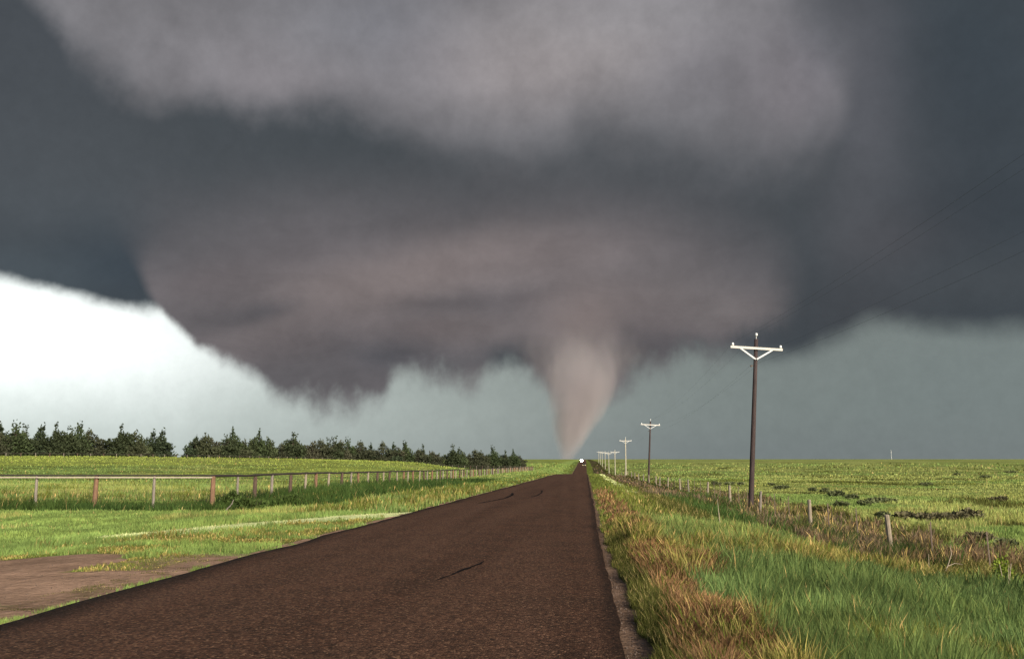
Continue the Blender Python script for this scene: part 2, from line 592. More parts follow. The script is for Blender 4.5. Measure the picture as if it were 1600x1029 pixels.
# value noise in numpy, for patches of growth
_tab = np.random.default_rng(3).random((256, 256)).astype(np.float32)
def vn(x, y, s):
    x, y = np.asarray(x) / s + 300.3, np.asarray(y) / s + 300.7
    i, j = np.floor(x).astype(int), np.floor(y).astype(int)
    fx, fy = smooth(x - i), smooth(y - j)
    g = lambda a, b: _tab[a % 256, b % 256]
    return (g(i, j) * (1 - fx) + g(i + 1, j) * fx) * (1 - fy) + (g(i, j + 1) * (1 - fx) + g(i + 1, j + 1) * fx) * fy
def fb(x, y, s):
    return (vn(x, y, s) * .5 + vn(x + 17, y - 9, s * .47) * .3 + vn(x - 31, y + 5, s * .21) * .2)


ROAD_L, ROAD_RT = -6.05, 0.30
def road_right(Y): return ROAD_RT + .05 * (vn(Y, Y * 0, 3.1) - .5) * 2 + .02 * (vn(Y, Y * 0 + 5, .45) - .5) * 2
def road_left(Y): return ROAD_L + .10 * (vn(Y, Y * 0 + 9, 2.3) - .5) * 2 + .03 * (vn(Y, Y * 0 + 14, .5) - .5) * 2


# ------------------------------------------------------------------ which plants grow where (index, see SPECIES)
SPECIES = ['bare', 'green', 'teal', 'red', 'yellow', 'brush', 'dark', 'pale', 'meadow', 'lawn', 'olive', 'crest', 'light']
ALB = np.array([lin(*c) for c in [(150, 123, 103), (106, 116, 56), (97, 118, 69), (127, 103, 75), (139, 138, 80), (112, 100, 80),
                                  (70, 90, 46), (204, 210, 150), (150, 157, 90), (130, 150, 82), (88, 90, 46), (142, 154, 76), (122, 142, 80)]])
SP = {n: i for i, n in enumerate(SPECIES)}


def species(X, Y):
    X, Y = np.asarray(X, float), np.asarray(Y, float)
    n1, n2, n3 = fb(X, Y, 2.2), fb(X + 50, Y, 6.0), fb(X, Y + 80, .8)
    s = np.full(X.shape, SP['meadow'])
    j = (n1 - .5) * 2
    xs = X + j * .5
    ys = Y + (n2 - .5) * 5
    # ---- right of the road
    r = X > -3
    s[r & (fb(X, Y, 14) > .66)] = SP['green']
    s[r & (fb(X + 70, Y, 9) > .67)] = SP['olive']
    s[r & (fb(X, Y - 60, 22) > .61)] = SP['lawn']
    v = r & (X < 10.0)
    s[v] = SP['green']
    s[v & (xs > 3.0) & (Y > 26) & (Y < 60)] = SP['olive']
    s[v & (xs > 3.6) & (Y > 60)] = np.where(n1 > .5, SP['brush'], SP['olive'])[v & (xs > 3.6) & (Y > 60)]
    s[v & (xs > 5.0) & (Y > 27) & (Y < 60) & (n1 > .5)] = SP['dark']
    ditch = v & (xs > 6.4 + (Y - 20) * .02) & (Y > 19)
    s[ditch] = np.where(n3[ditch] + .5 * (n2[ditch] - .5) > .575, SP['brush'], np.where(n1[ditch] > .5, SP['olive'], SP['dark']))
    s[r & (X >= 8.6) & (X < 14) & (n1 > .5)] = SP['olive']
    s[r & (X >= 9) & (X < 13) & (n3 > .60)] = SP['brush']
    line = np.minimum(13.0 + 1.35 * (X + j * .25 - 1.6), 19.3)
    ys = Y + (n2 - .5) * 3
    s[v & (xs > 1.5) & (ys > line) & (ys < line + 13) & (X < 6.6)] = SP['light']
    s[v & (ys < line + 3.3) & (xs > .9)] = np.where(n3 > .5, SP['yellow'], SP['light'])[v & (ys < line + 3.3) & (xs > .9)]
    s[v & (ys < line) & (xs > 1.25 + (9 - Y) * .06)] = SP['teal']
    s[v & (Y < 12) & (xs > 1.8) & (n1 < .33)] = SP['green']
    s[v & (xs < 1.6) & (Y < 17)] = SP['red']
    s[v & (xs < 1.9) & (Y >= 12) & (Y < 16)] = SP['red']
    s[v & (xs < 1.7) & (Y >= 16) & (Y < 24)] = np.where(n3[v & (xs < 1.7) & (Y >= 16) & (Y < 24)] > .5, SP['red'], SP['yellow'])
    s[v & (xs < 1.5) & (xs > .6) & (Y >= 24) & (Y < 60)] = SP['red']
    s[v & (xs < 1.6) & (xs > 1.1) & (n3 > .64) & (Y < 20)] = SP['yellow']
    s[v & (X < .82 + j * .2) & (Y < 20)] = SP['olive']
    s[v & (xs > 2.6) & (xs < 3.7) & (Y > 58) & (Y < 190) & (n1 > .42)] = SP['pale']
    bare_r = ROAD_RT + .12 + .16 * smooth((20 - Y) / 14) + (n3 - .5) * .3
    s[r & (X < bare_r)] = SP['bare']
    # ---- left of the road
    l = X < -3
    lf = l & (X < -16.9)
    s[l] = SP['lawn']
    s[l & (n2 > .62)] = SP['meadow']
    s[lf & (Y > 40)] = np.where(n2[lf & (Y > 40)] > .60, SP['meadow'], np.where(n1[lf & (Y > 40)] > .5, SP['light'], SP['lawn']))
    s[lf & (Y > 38) & (n1 > .64)] = SP['green']
    up = ground_z(X, Y) > .75
    s[lf & (Y > 60) & up & (n1 < .66)] = SP['crest']
    s[lf & (Y > 60) & (X > -50) & (ground_z(X, Y) > -.35) & (n1 < .55)] = SP['crest']
    hedge = l & (X > -18.5) & (xs < -11.2 + smooth((Y - 40) / 60) * 1.5) & (ys > 37) & (Y < 110)
    s[hedge] = np.where(n1[hedge] > .30, SP['dark'], SP['green'])
    s[l & (X < -14.5) & (Y > 35.3 + (n1 - .5) * 1.2 - (X + 17) * .1 * 0) & (Y < 39.6 - (-17 - X) * .11)] = SP['dark']
    bank = l & (X > -10.5) & (Y > 30)
    s[bank] = np.where(n1[bank] > .48, SP['green'], np.where(n3[bank] > .5, SP['lawn'], SP['light']))
    s[l & (xs > -7.6) & (Y > 31) & (n3 > .6)] = SP['yellow']
    c = -10.3 + (Y - 23.5) * .72
    s[l & (np.abs(X - c + (n2 - .5) * .5) < 1.2 + .10 * (29 - Y)) & (Y > 21.5) & (Y < 31)] = SP['pale']
    s[l & (X > c + 1.25) & (X < -6) & (Y > 18) & (Y < 31)] = np.where(n3 > .5, SP['yellow'], SP['lawn'])[l & (X > c + 1.25) & (X < -6) & (Y > 18) & (Y < 31)]
    edge_n = 16.2 - 2.3 * smooth((X + 9.5) / 3.1) + (n1 - .5) * .9
    s[l & (Y < edge_n + 2.0 + (n2 - .5) * 1.5) & (X > -30) & (Y > 8)] = np.where(n3 > .52, SP['yellow'], np.where(n1 > .40, SP['lawn'], SP['green']))[l & (Y < edge_n + 2.0 + (n2 - .5) * 1.5) & (X > -30) & (Y > 8)]
    drt = l & (Y < edge_n) & (Y > 7.0 + n1) & (X < -6.75 + (n3 - .5) * .6)
    drt &= ~((X > -8.2 + (n3 - .5)) & (Y > 13.4 + (n1 - .5)))
    s[drt] = SP['bare']
    s[l & (X > -6.35) & (n3 > .45)] = SP['bare']
    s[l & (X > -6.9) & (X <= -6.2) & (Y < 15.5)] = np.where(fb(X, Y, .30) > .56, SP['olive'], SP['bare'])[l & (X > -6.9) & (X <= -6.2) & (Y < 15.5)]
    return s


# ------------------------------------------------------------------ ground: one sheet out past the horizon
def sinh_axis(n, a, ext, c=0.0):
    t = np.linspace(-1, 1, n)
    return c + np.sinh(t * a) / np.sinh(a) * ext
gx = np.unique(np.concatenate([sinh_axis(230, 8.2, 9000, -1), np.linspace(-26, 14, 200), [-6.35, -6.2, -6.1, .35, .45, .6]]))
tt = np.linspace(0, 1, 300)
gy = np.unique(np.concatenate([-np.geomspace(6, 9000, 40), np.linspace(-5, 6, 12), np.geomspace(6, 60, 170), np.geomspace(60, 1500, 190), np.geomspace(1500, 9000, 30)]))
GX, GY = np.meshgrid(gx, gy)
GZ = ground_z(GX, GY)
on_road = smooth((GX - ROAD_L - .12) / .05) * smooth((ROAD_RT - .12 - GX) / .05)
near = 1 - smooth((np.hypot(GX, GY) - 60) / 60)
GZ = GZ - on_road * .06 + near * (fb(GX, GY, 1.6) - .5) * .10 * smooth((np.abs(GX + 2.9) - 3.6) / 1.5)
s0 = species(GX, GY)
tint = ALB[s0] * np.where(np.isin(s0, [SP['bare'], SP['pale']]), 1.0, np.where(np.isin(s0, [SP['teal'], SP['red'], SP['dark'], SP['olive'], SP['brush'], SP['light'], SP['yellow']]), .5, .8))[..., None]  # darker under tall growth: painted shade between the blades, plus dark thatch
# soil: two wheel ruts on the dirt track, darker earth on the narrow right shoulder
tint = np.where(((GX > -8) & (GX < -6) & (GY < 16))[..., None], tint * .35 + ALB[SP['bare']] * .6, tint)
soil = (s0 == SP['bare'])
rut = np.exp(-((GY - 11.2 - .18 * (GX + 7)) / .35) ** 2) + np.exp(-((GY - 13.1 - .10 * (GX + 7)) / .30) ** 2)
ruts = 1 + .22 * rut * (GX < -6.3) * (.4 + fb(GX, GY, 1.3)) - .22 * smooth((fb(GX + 3, GY, .9) - .45) / .3)
tint = np.where(soil[..., None], tint * np.where(GX > -3, .50, ruts)[..., None], tint)
far_soft = smooth((np.hypot(GX, GY) - 150) / 250)[..., None]
ny, nx = GX.shape
idx = np.arange(ny * nx).reshape(ny, nx)
quads = np.stack([idx[:-1, :-1], idx[:-1, 1:], idx[1:, 1:], idx[1:, :-1]], -1).reshape(-1, 4)

m, n, b, o = material('prairie_ground')
pos = n.add('ShaderNodeNewGeometry').outputs['Position']
c = n.add('ShaderNodeAttribute', attribute_name='tint').outputs['Color']
f1 = n.noise(pos, 0.55, 6, 0.65)
f2 = n.noise(pos, 0.045, 5, 0.6)
f3 = n.noise(pos, 9.0, 4, 0.7)
k = n.m('MULTIPLY', n.lmap(f1, .3, .7, .72, 1.28), n.lmap(f3, .3, .7, .75, 1.25))
c = n.mix(n.lmap(f2, .42, .66, 0, .6), c, lin(104, 112, 64))
c = n.mix(n.lmap(n.noise(pos, 0.016, 4, 0.6), .5, .68, 0, .45), c, lin(138, 134, 84))
c = n.mix(1.0, c, n.comb(k, k, k), 'MULTIPLY')
n.put(b.inputs['Base Color'], n.add('ShaderNodeAttribute', attribute_name='tint').outputs['Color'])
dist = n.add('ShaderNodeVectorMath', operation='LENGTH')
n.l.new(pos, dist.inputs[0])
px_, py_, pz_ = n.sep(pos)
verge = n.m('MULTIPLY', n.step(px_, -16.5, -17.5), 1.0)
field = n.m('MAXIMUM', verge, n.step(px_, 10.0, 13.0))
plain = n.mix(1.0, n.add('ShaderNodeAttribute', attribute_name='tint').outputs['Color'], n.comb(k, k, k), 'MULTIPLY')
n.put(b.inputs['Base Color'], n.mix(field, plain, c))
b.inputs['Roughness'].default_value = 1.0
b.inputs['Specular IOR Level'].default_value = 0.0
bump(n, b, n.m('ADD', f3, n.m('MULTIPLY', f1, 3.0)), 0.9, 0.08)
M_ground = m
tag(link('ground', np_mesh('ground', np.stack([GX, GY, GZ], -1).reshape(-1, 3), quads, M_ground, tint.reshape(-1, 3), True)),
    'rolling green prairie ground on both sides of the road', kind='structure')

# ------------------------------------------------------------------ the road
m, n, b, o = material('chip_seal_asphalt')
pos = n.add('ShaderNodeNewGeometry').outputs['Position']
vor = n.add('ShaderNodeTexVoronoi')
vor.inputs['Scale'].default_value = 46
n.l.new(pos, vor.inputs['Vector'])
vr = n.sep(vor.outputs['Color'])
stone = n.lmap(vr[0], 0, 1, .42, 1.55)
bright = n.step(vr[1], .90, .97)
mot = n.noise(pos, 1.1, 5, .6)
mp = n.add('ShaderNodeMapping')
mp.inputs['Scale'].default_value = (1.2, .05, 1)
n.l.new(pos, mp.inputs[0])
streak = n.noise(mp.outputs[0], 1.0, 4, .6)
c = n.mix(n.lmap(mot, .35, .65), lin(55, 37, 26), lin(70, 47, 34))
c = n.mix(n.lmap(streak, .35, .7, 0, .5), c, lin(88, 64, 50))
grit = n.lmap(n.noise(pos, 17, 5, .75), .36, .64, .5, 1.55)
c = n.mix(1.0, c, n.comb(stone, stone, stone), 'MULTIPLY')
c = n.mix(1.0, c, n.comb(grit, grit, grit), 'MULTIPLY')
c = n.mix(n.m('MULTIPLY', bright, .55), c, lin(140, 108, 84))
tarry = n.add('ShaderNodeAttribute', attribute_name='tint').outputs['Color']
c = n.mix(1.0, c, tarry, 'MULTIPLY')
n.put(b.inputs['Base Color'], c)
b.inputs['Roughness'].default_value = .9
b.inputs['Specular IOR Level'].default_value = .12
bump(n, b, n.m('ADD', n.m('MULTIPLY', vor.outputs['Distance'], -1.0), n.m('MULTIPLY', mot, .4)), .8, .02)
M_road = m
ry = np.unique(np.concatenate([np.linspace(-60, 4, 20), np.linspace(4, 40, 240), np.geomspace(40, 200, 160), np.linspace(200, 1600, 180)]))
cols_ = np.array([0, .012, .03, .06, .1, .2, .3, .4, .5, .6, .7, .8, .9, .94, .97, .988, 1.0])
RX = road_left(ry)[:, None] + (road_right(ry) - road_left(ry))[:, None] * cols_[None]
RY = np.repeat(ry[:, None], len(cols_), 1)
RZ = road_z(RY) + .03 - .05 * ((cols_ - .5) * 2)[None] ** 2 * 1.0
d_l, d_r = RX - road_left(ry)[:, None], road_right(ry)[:, None] - RX
dark = 1 - .8 * (1 - smooth(d_l / (.3 + .6 * vn(RY, RY * 0, 3)))) - .75 * (1 - smooth(d_r / (.16 + .16 * vn(RY, RY * 0 + 3, 2))))
rt = np.repeat(np.clip(dark, .2, 1)[..., None], 3, -1)
# skirts: the broken edge of the asphalt goes down into the dirt
RX = np.concatenate([RX[:, :1] - .015, RX, RX[:, -1:] + .015], 1)
RY = np.concatenate([RY[:, :1], RY, RY[:, -1:]], 1)
RZ = np.concatenate([RZ[:, :1] - .12, RZ, RZ[:, -1:] - .12], 1)
rt = np.concatenate([rt[:, :1], rt, rt[:, -1:]], 1)
ny, nx = RX.shape
idx = np.arange(ny * nx).reshape(ny, nx)
quads = np.stack([idx[:-1, :-1], idx[:-1, 1:], idx[1:, 1:], idx[1:, :-1]], -1).reshape(-1, 4)
road = tag(link('road', np_mesh('road', np.stack([RX, RY, RZ], -1).reshape(-1, 3), quads, M_road, rt.reshape(-1, 3), True)),
           'dark reddish brown chip seal country road running to the horizon', kind='structure')


def road_top(x, y):
    t = (x - ROAD_L) / (ROAD_RT - ROAD_L)
    return float(road_z(np.array(float(y)))) + .03 - .05 * ((t - .5) * 2) ** 2


M_tar = simple('tar', (0.009, 0.008, 0.008), .95, var=.3, scale=12, spec=.03)
def tar_mark(name, pts, w):
    """thin ragged strip of tar lying on the asphalt"""
    P = [np.array(p, float) for p in pts]
    q = []
    for a, c2 in zip(P[:-1], P[1:]):
        k = max(2, int(np.linalg.norm(c2 - a) / .12))
        q += [a + (c2 - a) * t for t in np.linspace(0, 1, k, endpoint=False)]
    q.append(P[-1])
    vs, fs = [], []
    for i, p in enumerate(q):
        d = q[min(i + 1, len(q) - 1)] - q[max(i - 1, 0)]
        nrm = np.array([-d[1], d[0]]) / (np.linalg.norm(d) + 1e-9)
        ww = w * (.35 + 1.0 * random.random()) * min(1, .25 + min(i, len(q) - 1 - i) / 3)
        p = p + nrm * random.uniform(-.3, .3) * w
        for sg in (-1, 1):
            e = p + nrm * ww * sg
            vs.append((e[0], e[1], road_top(e[0], e[1]) + .005))
    for i in range(len(q) - 1):
        fs.append((2 * i, 2 * i + 1, 2 * i + 3, 2 * i + 2))
    me = bpy.data.meshes.new(name)
    me.from_pydata(vs, [], fs)
    me.materials.append(M_tar)
    return link(name, me, road)
tar_mark('tar_crack', [(-2.08, 12.0), (-1.95, 12.6), (-1.86, 13.3), (-1.74, 13.9), (-1.7, 14.4)], .036)
tar_mark('skid_mark', [(-4.55, 36.5), (-4.25, 38.5), (-3.95, 42.0), (-3.98, 46.5), (-4.3, 50.5)], .09)
tar_mark('skid_mark', [(-2.75, 43.5), (-2.6, 46), (-2.62, 51), (-2.85, 56)], .07)


# ------------------------------------------------------------------ grass and weeds, each kind one mass of single blades
def scatter(n, y0, y1, power, side):
    """points in front of the camera, thinning with distance"""
    u = rng.random(n)
    if abs(power - 1) < 1e-6:
        Y = y0 * (y1 / y0) ** u
    else:
        a = 1 - power
        Y = (y0 ** a + u * (y1 ** a - y0 ** a)) ** (1 / a)
    if side > 0:
        X = .35 + rng.random(n) * (Y * .60 + 1.5)
    else:
        X = -6.1 - rng.random(n) * np.maximum(Y * .80 - 4.0, .5)
    return X, Y


#          height, width, lean, colour spread, head
FORM = {'green': (.26, .0045, .40, .25, .12), 'teal': (.30, .0038, .40, .26, .14), 'red': (.22, .0042, .55, .32, .7), 'yellow': (.30, .0045, .50, .28, .6), 'light': (.26, .004, .4, .22, .1),
        'brush': (.36, .006, .50, .34, .5), 'dark': (.46, .010, .5, .30, 0), 'pale': (.055, .007, .6, .12, 0), 'meadow': (.22, .007, .40, .22, 0),
        'lawn': (.13, .006, .45, .18, 0), 'olive': (.28, .008, .50, .28, 0), 'crest': (.25, .007, .40, .15, 0)}
pool = {k: [] for k in FORM}
def blades(X, Y, hscale=1.0, wscale=1.0):
    s = species(X, Y)
    for k in FORM:
        sel = s == SP[k]
        if sel.any():
            pool[k].append((X[sel], Y[sel], np.full(sel.sum(), hscale), np.full(sel.sum(), wscale)))


for side, cnt in ((1, 480000), (-1, 150000)):
    blades(*scatter(cnt, 5.2 if side > 0 else 8, 30, 1.35, side))
for side, cnt in ((1, 75000), (-1, 100000)):
    blades(*scatter(cnt, 28, 75, 1.2, side))
for side, cnt in ((1, 24000), (-1, 22000)):
    blades(*scatter(cnt, 70, 200, 1.25, side), hscale=.5, wscale=1.6)
X, Y = scatter(5000, 190, 600, 1.2, 1)
blades(X, Y, .5, 1.9)
X = -8 - rng.random(7000) * 60
blades(X, 180 + rng.random(7000) ** 1.5 * 380, 1.1, 1.6)


def blade_mass(name, key, label, cat):
    if not pool[key]: return
    X, Y, hs, ws = [np.concatenate(a) for a in zip(*pool[key])]
    H, Wd, lean, spread, hp = FORM[key]
    n = len(X)
    head = (rng.random(n) < hp).astype(int)
    D = np.hypot(X, Y)
    Z = ground_z(X, Y) + np.where(np.hypot(X, Y) < 120, (fb(X, Y, 1.6) - .5) * .10 * smooth((np.abs(X + 2.9) - 3.6) / 1.5) * (1 - smooth((D - 60) / 60)), 0) - .015
    clump = fb(X + 9, Y, .7) * .8 + fb(X, Y + 33, 3.0) * .7
    Ht = H * hs * (.10 + 1.25 * clump) * (.35 + 1.05 * rng.random(n)) * np.where(head == 1, 1.15, 1)
    Ht = Ht * np.where((X < -14) & (Y < 40), .72, 1) * np.where((X < -3) & (X > -12) & (Y < 31) & (X > -10.3 + (Y - 23.5) * .72 - 1.0), .3 if key != 'lawn' else 1, 1) * np.where((X < -3) & (Y < 20), .6 if key != 'lawn' else .9, 1) * np.where((X < -3) & (X > -7.2) & (Y < 16), .55, 1)
    Wt = np.maximum(Wd, D * .00064) * ws * (.7 + .6 * rng.random(n))
    Ht = np.maximum(Ht, Wt * 1.3)
    if key in ('red', 'yellow', 'brush', 'dark', 'olive', 'green'):
        edge = smooth((X - .45) / .6) if key != 'brush' else 1
        Ht = np.where(X > -3, Ht * (.35 + .65 * edge), Ht)
    az = rng.random(n) * 2 * PI
    ld = rng.random(n) * 2 * PI
    wind = .06
    bend = lean * Ht * (.3 + 1.0 * rng.random(n))
    lx, ly = np.cos(ld) * bend + wind * bend, np.sin(ld) * bend
    wx, wy = np.cos(az) * Wt / 2, np.sin(az) * Wt / 2
    # five points: two at the root, two half-way, one tip
    mid_w = np.where(head == 1, 1.6, .8)
    root_w = np.where(head == 1, .45, 1.0)
    t = np.where(head == 1, .74, .5)
    col0 = None
    def P(f, side, w):
        return np.stack([X + lx * f ** 1.7 + side * wx * w, Y + ly * f ** 1.7 + side * wy * w, Z + Ht * f * (1 - .12 * f * lean)], -1)
    V = np.stack([P(0.0, -1, root_w), P(0.0, 1, root_w), P(t, 1, mid_w), P(t, -1, mid_w), P(1.0, 0, 0)], 1).reshape(-1, 3)
    b5 = (np.arange(n) * 5)[:, None]
    Fq = np.concatenate([b5 + np.array([[0, 1, 2, 3]]), b5 + np.array([[3, 2, 4]])], 1).ravel()
    sizes = np.tile(np.array([4, 3]), n)
    base = ALB[SP[key]]
    patch = (fb(X + 5, Y + 5, .55) - .5) * np.where(D > 40, .2, 1.9) + (fb(X + 5, Y + 5, 1.8) - .5) * np.where(D > 60, .5, 1.3) + (fb(X + 5, Y + 50, 11) - .5) * np.where(D > 40, 1.6, .4)
    hue = rng.normal(0, 1, n) * spread * .55 * np.where(D > 60, .3, 1)
    col = base[None] * np.exp(np.clip(hue + patch * .6, -1.0, .8))[:, None]
    warm = (fb(X - 40, Y, 2.5) - .5 + rng.normal(0, .12, n)) * spread * 1.3
    col = col * np.stack([1 + warm * .6, 1 + warm * .1, 1 - warm * .5], -1)
    dry = rng.random(n) < np.where(D > 60, .02, .018 if key in ('teal', 'lawn', 'dark', 'crest') else .12)
    col[dry] = np.array(lin(196, 176, 116)) * (.6 + .5 * rng.random((dry.sum(), 1)))
    col[head == 1] = col[head == 1] * np.array([1.12, 1.0, .95])
    weed = rng.random(n) < (.18 if key in ('red', 'yellow') else 0)
    col[weed] = np.array(lin(98, 112, 44)) * (.7 + .5 * rng.random((weed.sum(), 1)))
    col = np.clip(col, .004, .8)
    me = np_mesh(name, V, Fq, M_grass, np.repeat(col, 5, 0), sizes=sizes)
    tag(link(name, me), label, cat, kind='stuff')


blade_mass('green_grass', 'green', 'short mid green roadside grass along the verges', 'grass')
blade_mass('tall_grass', 'teal', 'tall blue green grass in the near right corner', 'grass')
blade_mass('red_grass', 'red', 'rusty reddish seeding grass beside the right road edge', 'grass')
blade_mass('yellow_grass', 'yellow', 'dry yellow grass bands on both verges', 'grass')
blade_mass('dry_brush', 'brush', 'brownish dry weeds along the right hand ditch and fence', 'weeds')
blade_mass('rank_grass', 'dark', 'dark green rank growth at the foot of the left fence', 'weeds')
blade_mass('mown_grass', 'pale', 'pale bleached strip of short grass beside the left road edge', 'grass')
blade_mass('meadow_grass', 'meadow', 'yellow green grass of the open fields', 'grass')
blade_mass('light_grass', 'light', 'light green grass band between yellow grass and ditch on the right', 'grass')
blade_mass('lawn_grass', 'lawn', 'light green low grass between left fence and dirt track', 'grass')
blade_mass('low_weeds', 'olive', 'olive green low weeds at road edge and ditch', 'weeds')
blade_mass('hill_grass', 'crest', 'bright yellow green grass on the left hill below the trees', 'grass')

# loose stones on both shoulders and the dirt track
st = bmesh.new()
bmesh.ops.create_icosphere(st, subdivisions=1, radius=1)
iv = np.array([v.co[:] for v in st.verts]); fi = np.array([[v.index for v in f.verts] for f in st.faces])
st.free()
ns = 2000
sy = 6 + rng.random(ns) ** 1.8 * 26
sx = np.where(rng.random(ns) < .55, ROAD_RT + .02 + np.abs(rng.normal(0, .16, ns)), -6.1 - np.abs(rng.normal(0, 1.6, ns)))
sr = .005 + .010 * rng.random(ns) ** 2.5
sz = ground_z(sx, sy) + (fb(sx, sy, 1.6) - .5) * .10 * smooth((np.abs(sx + 2.9) - 3.6) / 1.5) + .002
V = iv[None] * (sr[:, None, None] * (.6 + .7 * rng.random((ns, len(iv), 3)))) + np.stack([sx, sy, sz], -1)[:, None]
Fs = (fi[None] + (np.arange(ns) * len(iv))[:, None, None]).reshape(-1, 3)
tag(link('gravel', np_mesh('gravel', V.reshape(-1, 3), Fs, M_stone)), 'loose brown gravel scattered along the road shoulders', 'gravel', kind='stuff')


# ------------------------------------------------------------------ left fence: wooden posts, top rails, woven wire
def fence_point(i, base, step):
    return base + step * i


near_fence = empty('post_and_rail_fence', (-16.9, 38.0, gz(-16.9, 38)))
tag(near_fence, 'weathered post and rail fence with wire netting turning a corner near the left roadside', 'fence')
NF0 = np.array([-16.9, 38.0, gz(-16.9, 38)])
across = [np.array([-16.9 - 2.62 * k * .992, 38.0 - 2.62 * k * .12]) for k in range(6, 0, -1)]
along = [np.array([-16.9 + .10 * math.sin(k * 1.7), 38.0 + 2.55 * k]) for k in range(0, 94)]
fence_xy = across + along
n_across = len(across)
def fence_h(x, y): return float(np.interp(y, [36, 38, 46, 60, 300], [1.42, 1.40, 1.22, 1.08, 1.10]))


post_meshes = {}
def post_mesh(kind, r, h, mat):
    key = (kind, r)
    if key not in post_meshes:
        mb = MB()
        mb.tube([(0, 0, -.35), (0, 0, .3 * h), (.006, 0, .65 * h), (0, 0, h - .03), (0, 0, h)], [r * 1.05, r, r * .98, r * .95, r * .72], 9, wob=.06)
        post_meshes[key] = mb.mesh('post', mat, smooth=False)
    return post_meshes[key]


tops = []
for i, p in enumerate(fence_xy):
    z = gz(*p)
    hgt = fence_h(*p)
    k = i - n_across
    big = (k % 2 == 0)
    if k in (0, -2, -4): r, mat, kind = .105, M_brown_post, 'brown'
    elif k < 0: r, mat, kind = .065, M_grey_post, 'grey'
    elif k == 1: r, mat, kind = .06, M_grey_post, 'grey_small'
    elif big: r, mat, kind = (.10, M_brown_post, 'brown_row') if random.random() < .45 else (.10, M_dark_post, 'dark_row')
    else: r, mat, kind = (.075, M_pale_post, 'pale_row') if random.random() < .6 else (.075, M_grey_post, 'grey_row')
    hz = hgt + (random.uniform(-.05, .05) if k > 0 else 0)
    o = link('post', post_mesh(kind, r, 1.2, mat), near_fence, loc=Vector((p[0], p[1], z)) - Vector(NF0),
             rot=(random.uniform(-.03, .03), random.uniform(-.03, .03), random.random() * 6), scale=(1, 1, hz / 1.2))
    tops.append(Vector((p[0], p[1], z + hgt)) - Vector(NF0))
for i in range(len(tops) - 1):
    a, b2 = tops[i], tops[i + 1]
    k = i - n_across
    d = (b2 - a).normalized()
    sag = random.uniform(-.03, .01)
    mid_ = (a + b2) / 2 + Vector((0, 0, sag))
    if k < 0:
        # one rail: shaded top as a dark pole, lit face painted as pale strip
        mb = MB().tube([a + Vector((0, 0, .035)), mid_ + Vector((0, 0, .045)), b2 + Vector((0, 0, .035)) - d * .012], [.038, .034, .037], 8, wob=.08)
        mb.build('rail', M_rail_dark, near_fence)
        s = d.cross(Vector((0, 0, 1))).normalized()
        side = s if s.y < 0 else -s
        q = MB()
        M = Matrix.Rotation(math.atan2(d.y, d.x), 3, 'Z')
        ln = (b2 - a).length
        mdl = (a + b2) / 2 + side * .115 + Vector((0, 0, -.05))
        q.box(mdl, (ln - .015, .03, .055), M)
        q.build('lit_rail_face', M_rail_lit, near_fence)
    else:
        mb = MB().tube([a + Vector((0, 0, .02)), mid_ + Vector((0, 0, .02)), b2 + Vector((0, 0, .02)) - d * .012], [.064, .056, .06], 7, wob=.1)
        mb.build('rail', M_rail_dark, near_fence)
# woven wire, only as far as it can be made out
mb = MB()
for lv in (.12, .28, .46, .66, .88, 1.08):
    pts = []
    for i in range(0, min(len(tops), n_across + 24)):
        p = tops[i]
        hgt = fence_h(*fence_xy[i])
        pts.append(p + Vector((0, 0, lv / 1.2 * hgt - hgt)))
    mb.tube(pts, .0035, 3, cap=False)
for i in range(0, n_across + 12):
    a, b2 = tops[i], tops[i + 1]
    for t in np.arange(.1, 1, .2):
        p = a.lerp(b2, t)
        mb.tube([p + Vector((0, 0, -.12)), p + Vector((0, 0, -1.15))], .0025, 3, cap=False)
tag(mb.build('wire_netting', M_fwire, near_fence), kind='stuff')

# far fence on the crest of the hill, in front of the windbreak
fd = FB - FA
fl = float(np.linalg.norm(fd))
far_fence = empty('hilltop_fence', (FA[0], FA[1], gz(*FA)))
tag(far_fence, 'thin dark fence running along the hill crest in front of the tree row', 'fence')
FF0 = Vector((FA[0], FA[1], gz(*FA)))
fm = MB().tube([(0, 0, -.3), (0, 0, .6), (0, 0, 1.22)], [.075, .07, .065], 7, wob=.05).mesh('post', M_grey_post)
fm2 = MB().tube([(0, 0, -.3), (0, 0, .6), (0, 0, 1.22)], [.10, .09, .085], 7, wob=.05).mesh('post', M_dark_post)
ftops = []
for i in range(-9, int(fl / 2.6)):
    p = FA + fd / fl * 2.6 * i
    z = gz(*p)
    link('post', fm if i % 2 else fm2, far_fence, loc=Vector((p[0], p[1], z)) - FF0, rot=(0, 0, random.random() * 6))
    ftops.append(Vector((p[0], p[1], z + 1.16)) - FF0)
for a, b2 in zip(ftops[:-1], ftops[1:]):
    MB().tube([a, (a + b2) / 2 - Vector((0, 0, .02)), b2 - (b2 - a) * .004], .042, 6).build('rail', M_rail_dark, far_fence)
mb = MB()
for lv in (.3, .6, .9):
    mb.tube([p - Vector((0, 0, lv)) for p in ftops], .006, 3, cap=False)
mb.build('wire', M_fwire, far_fence)

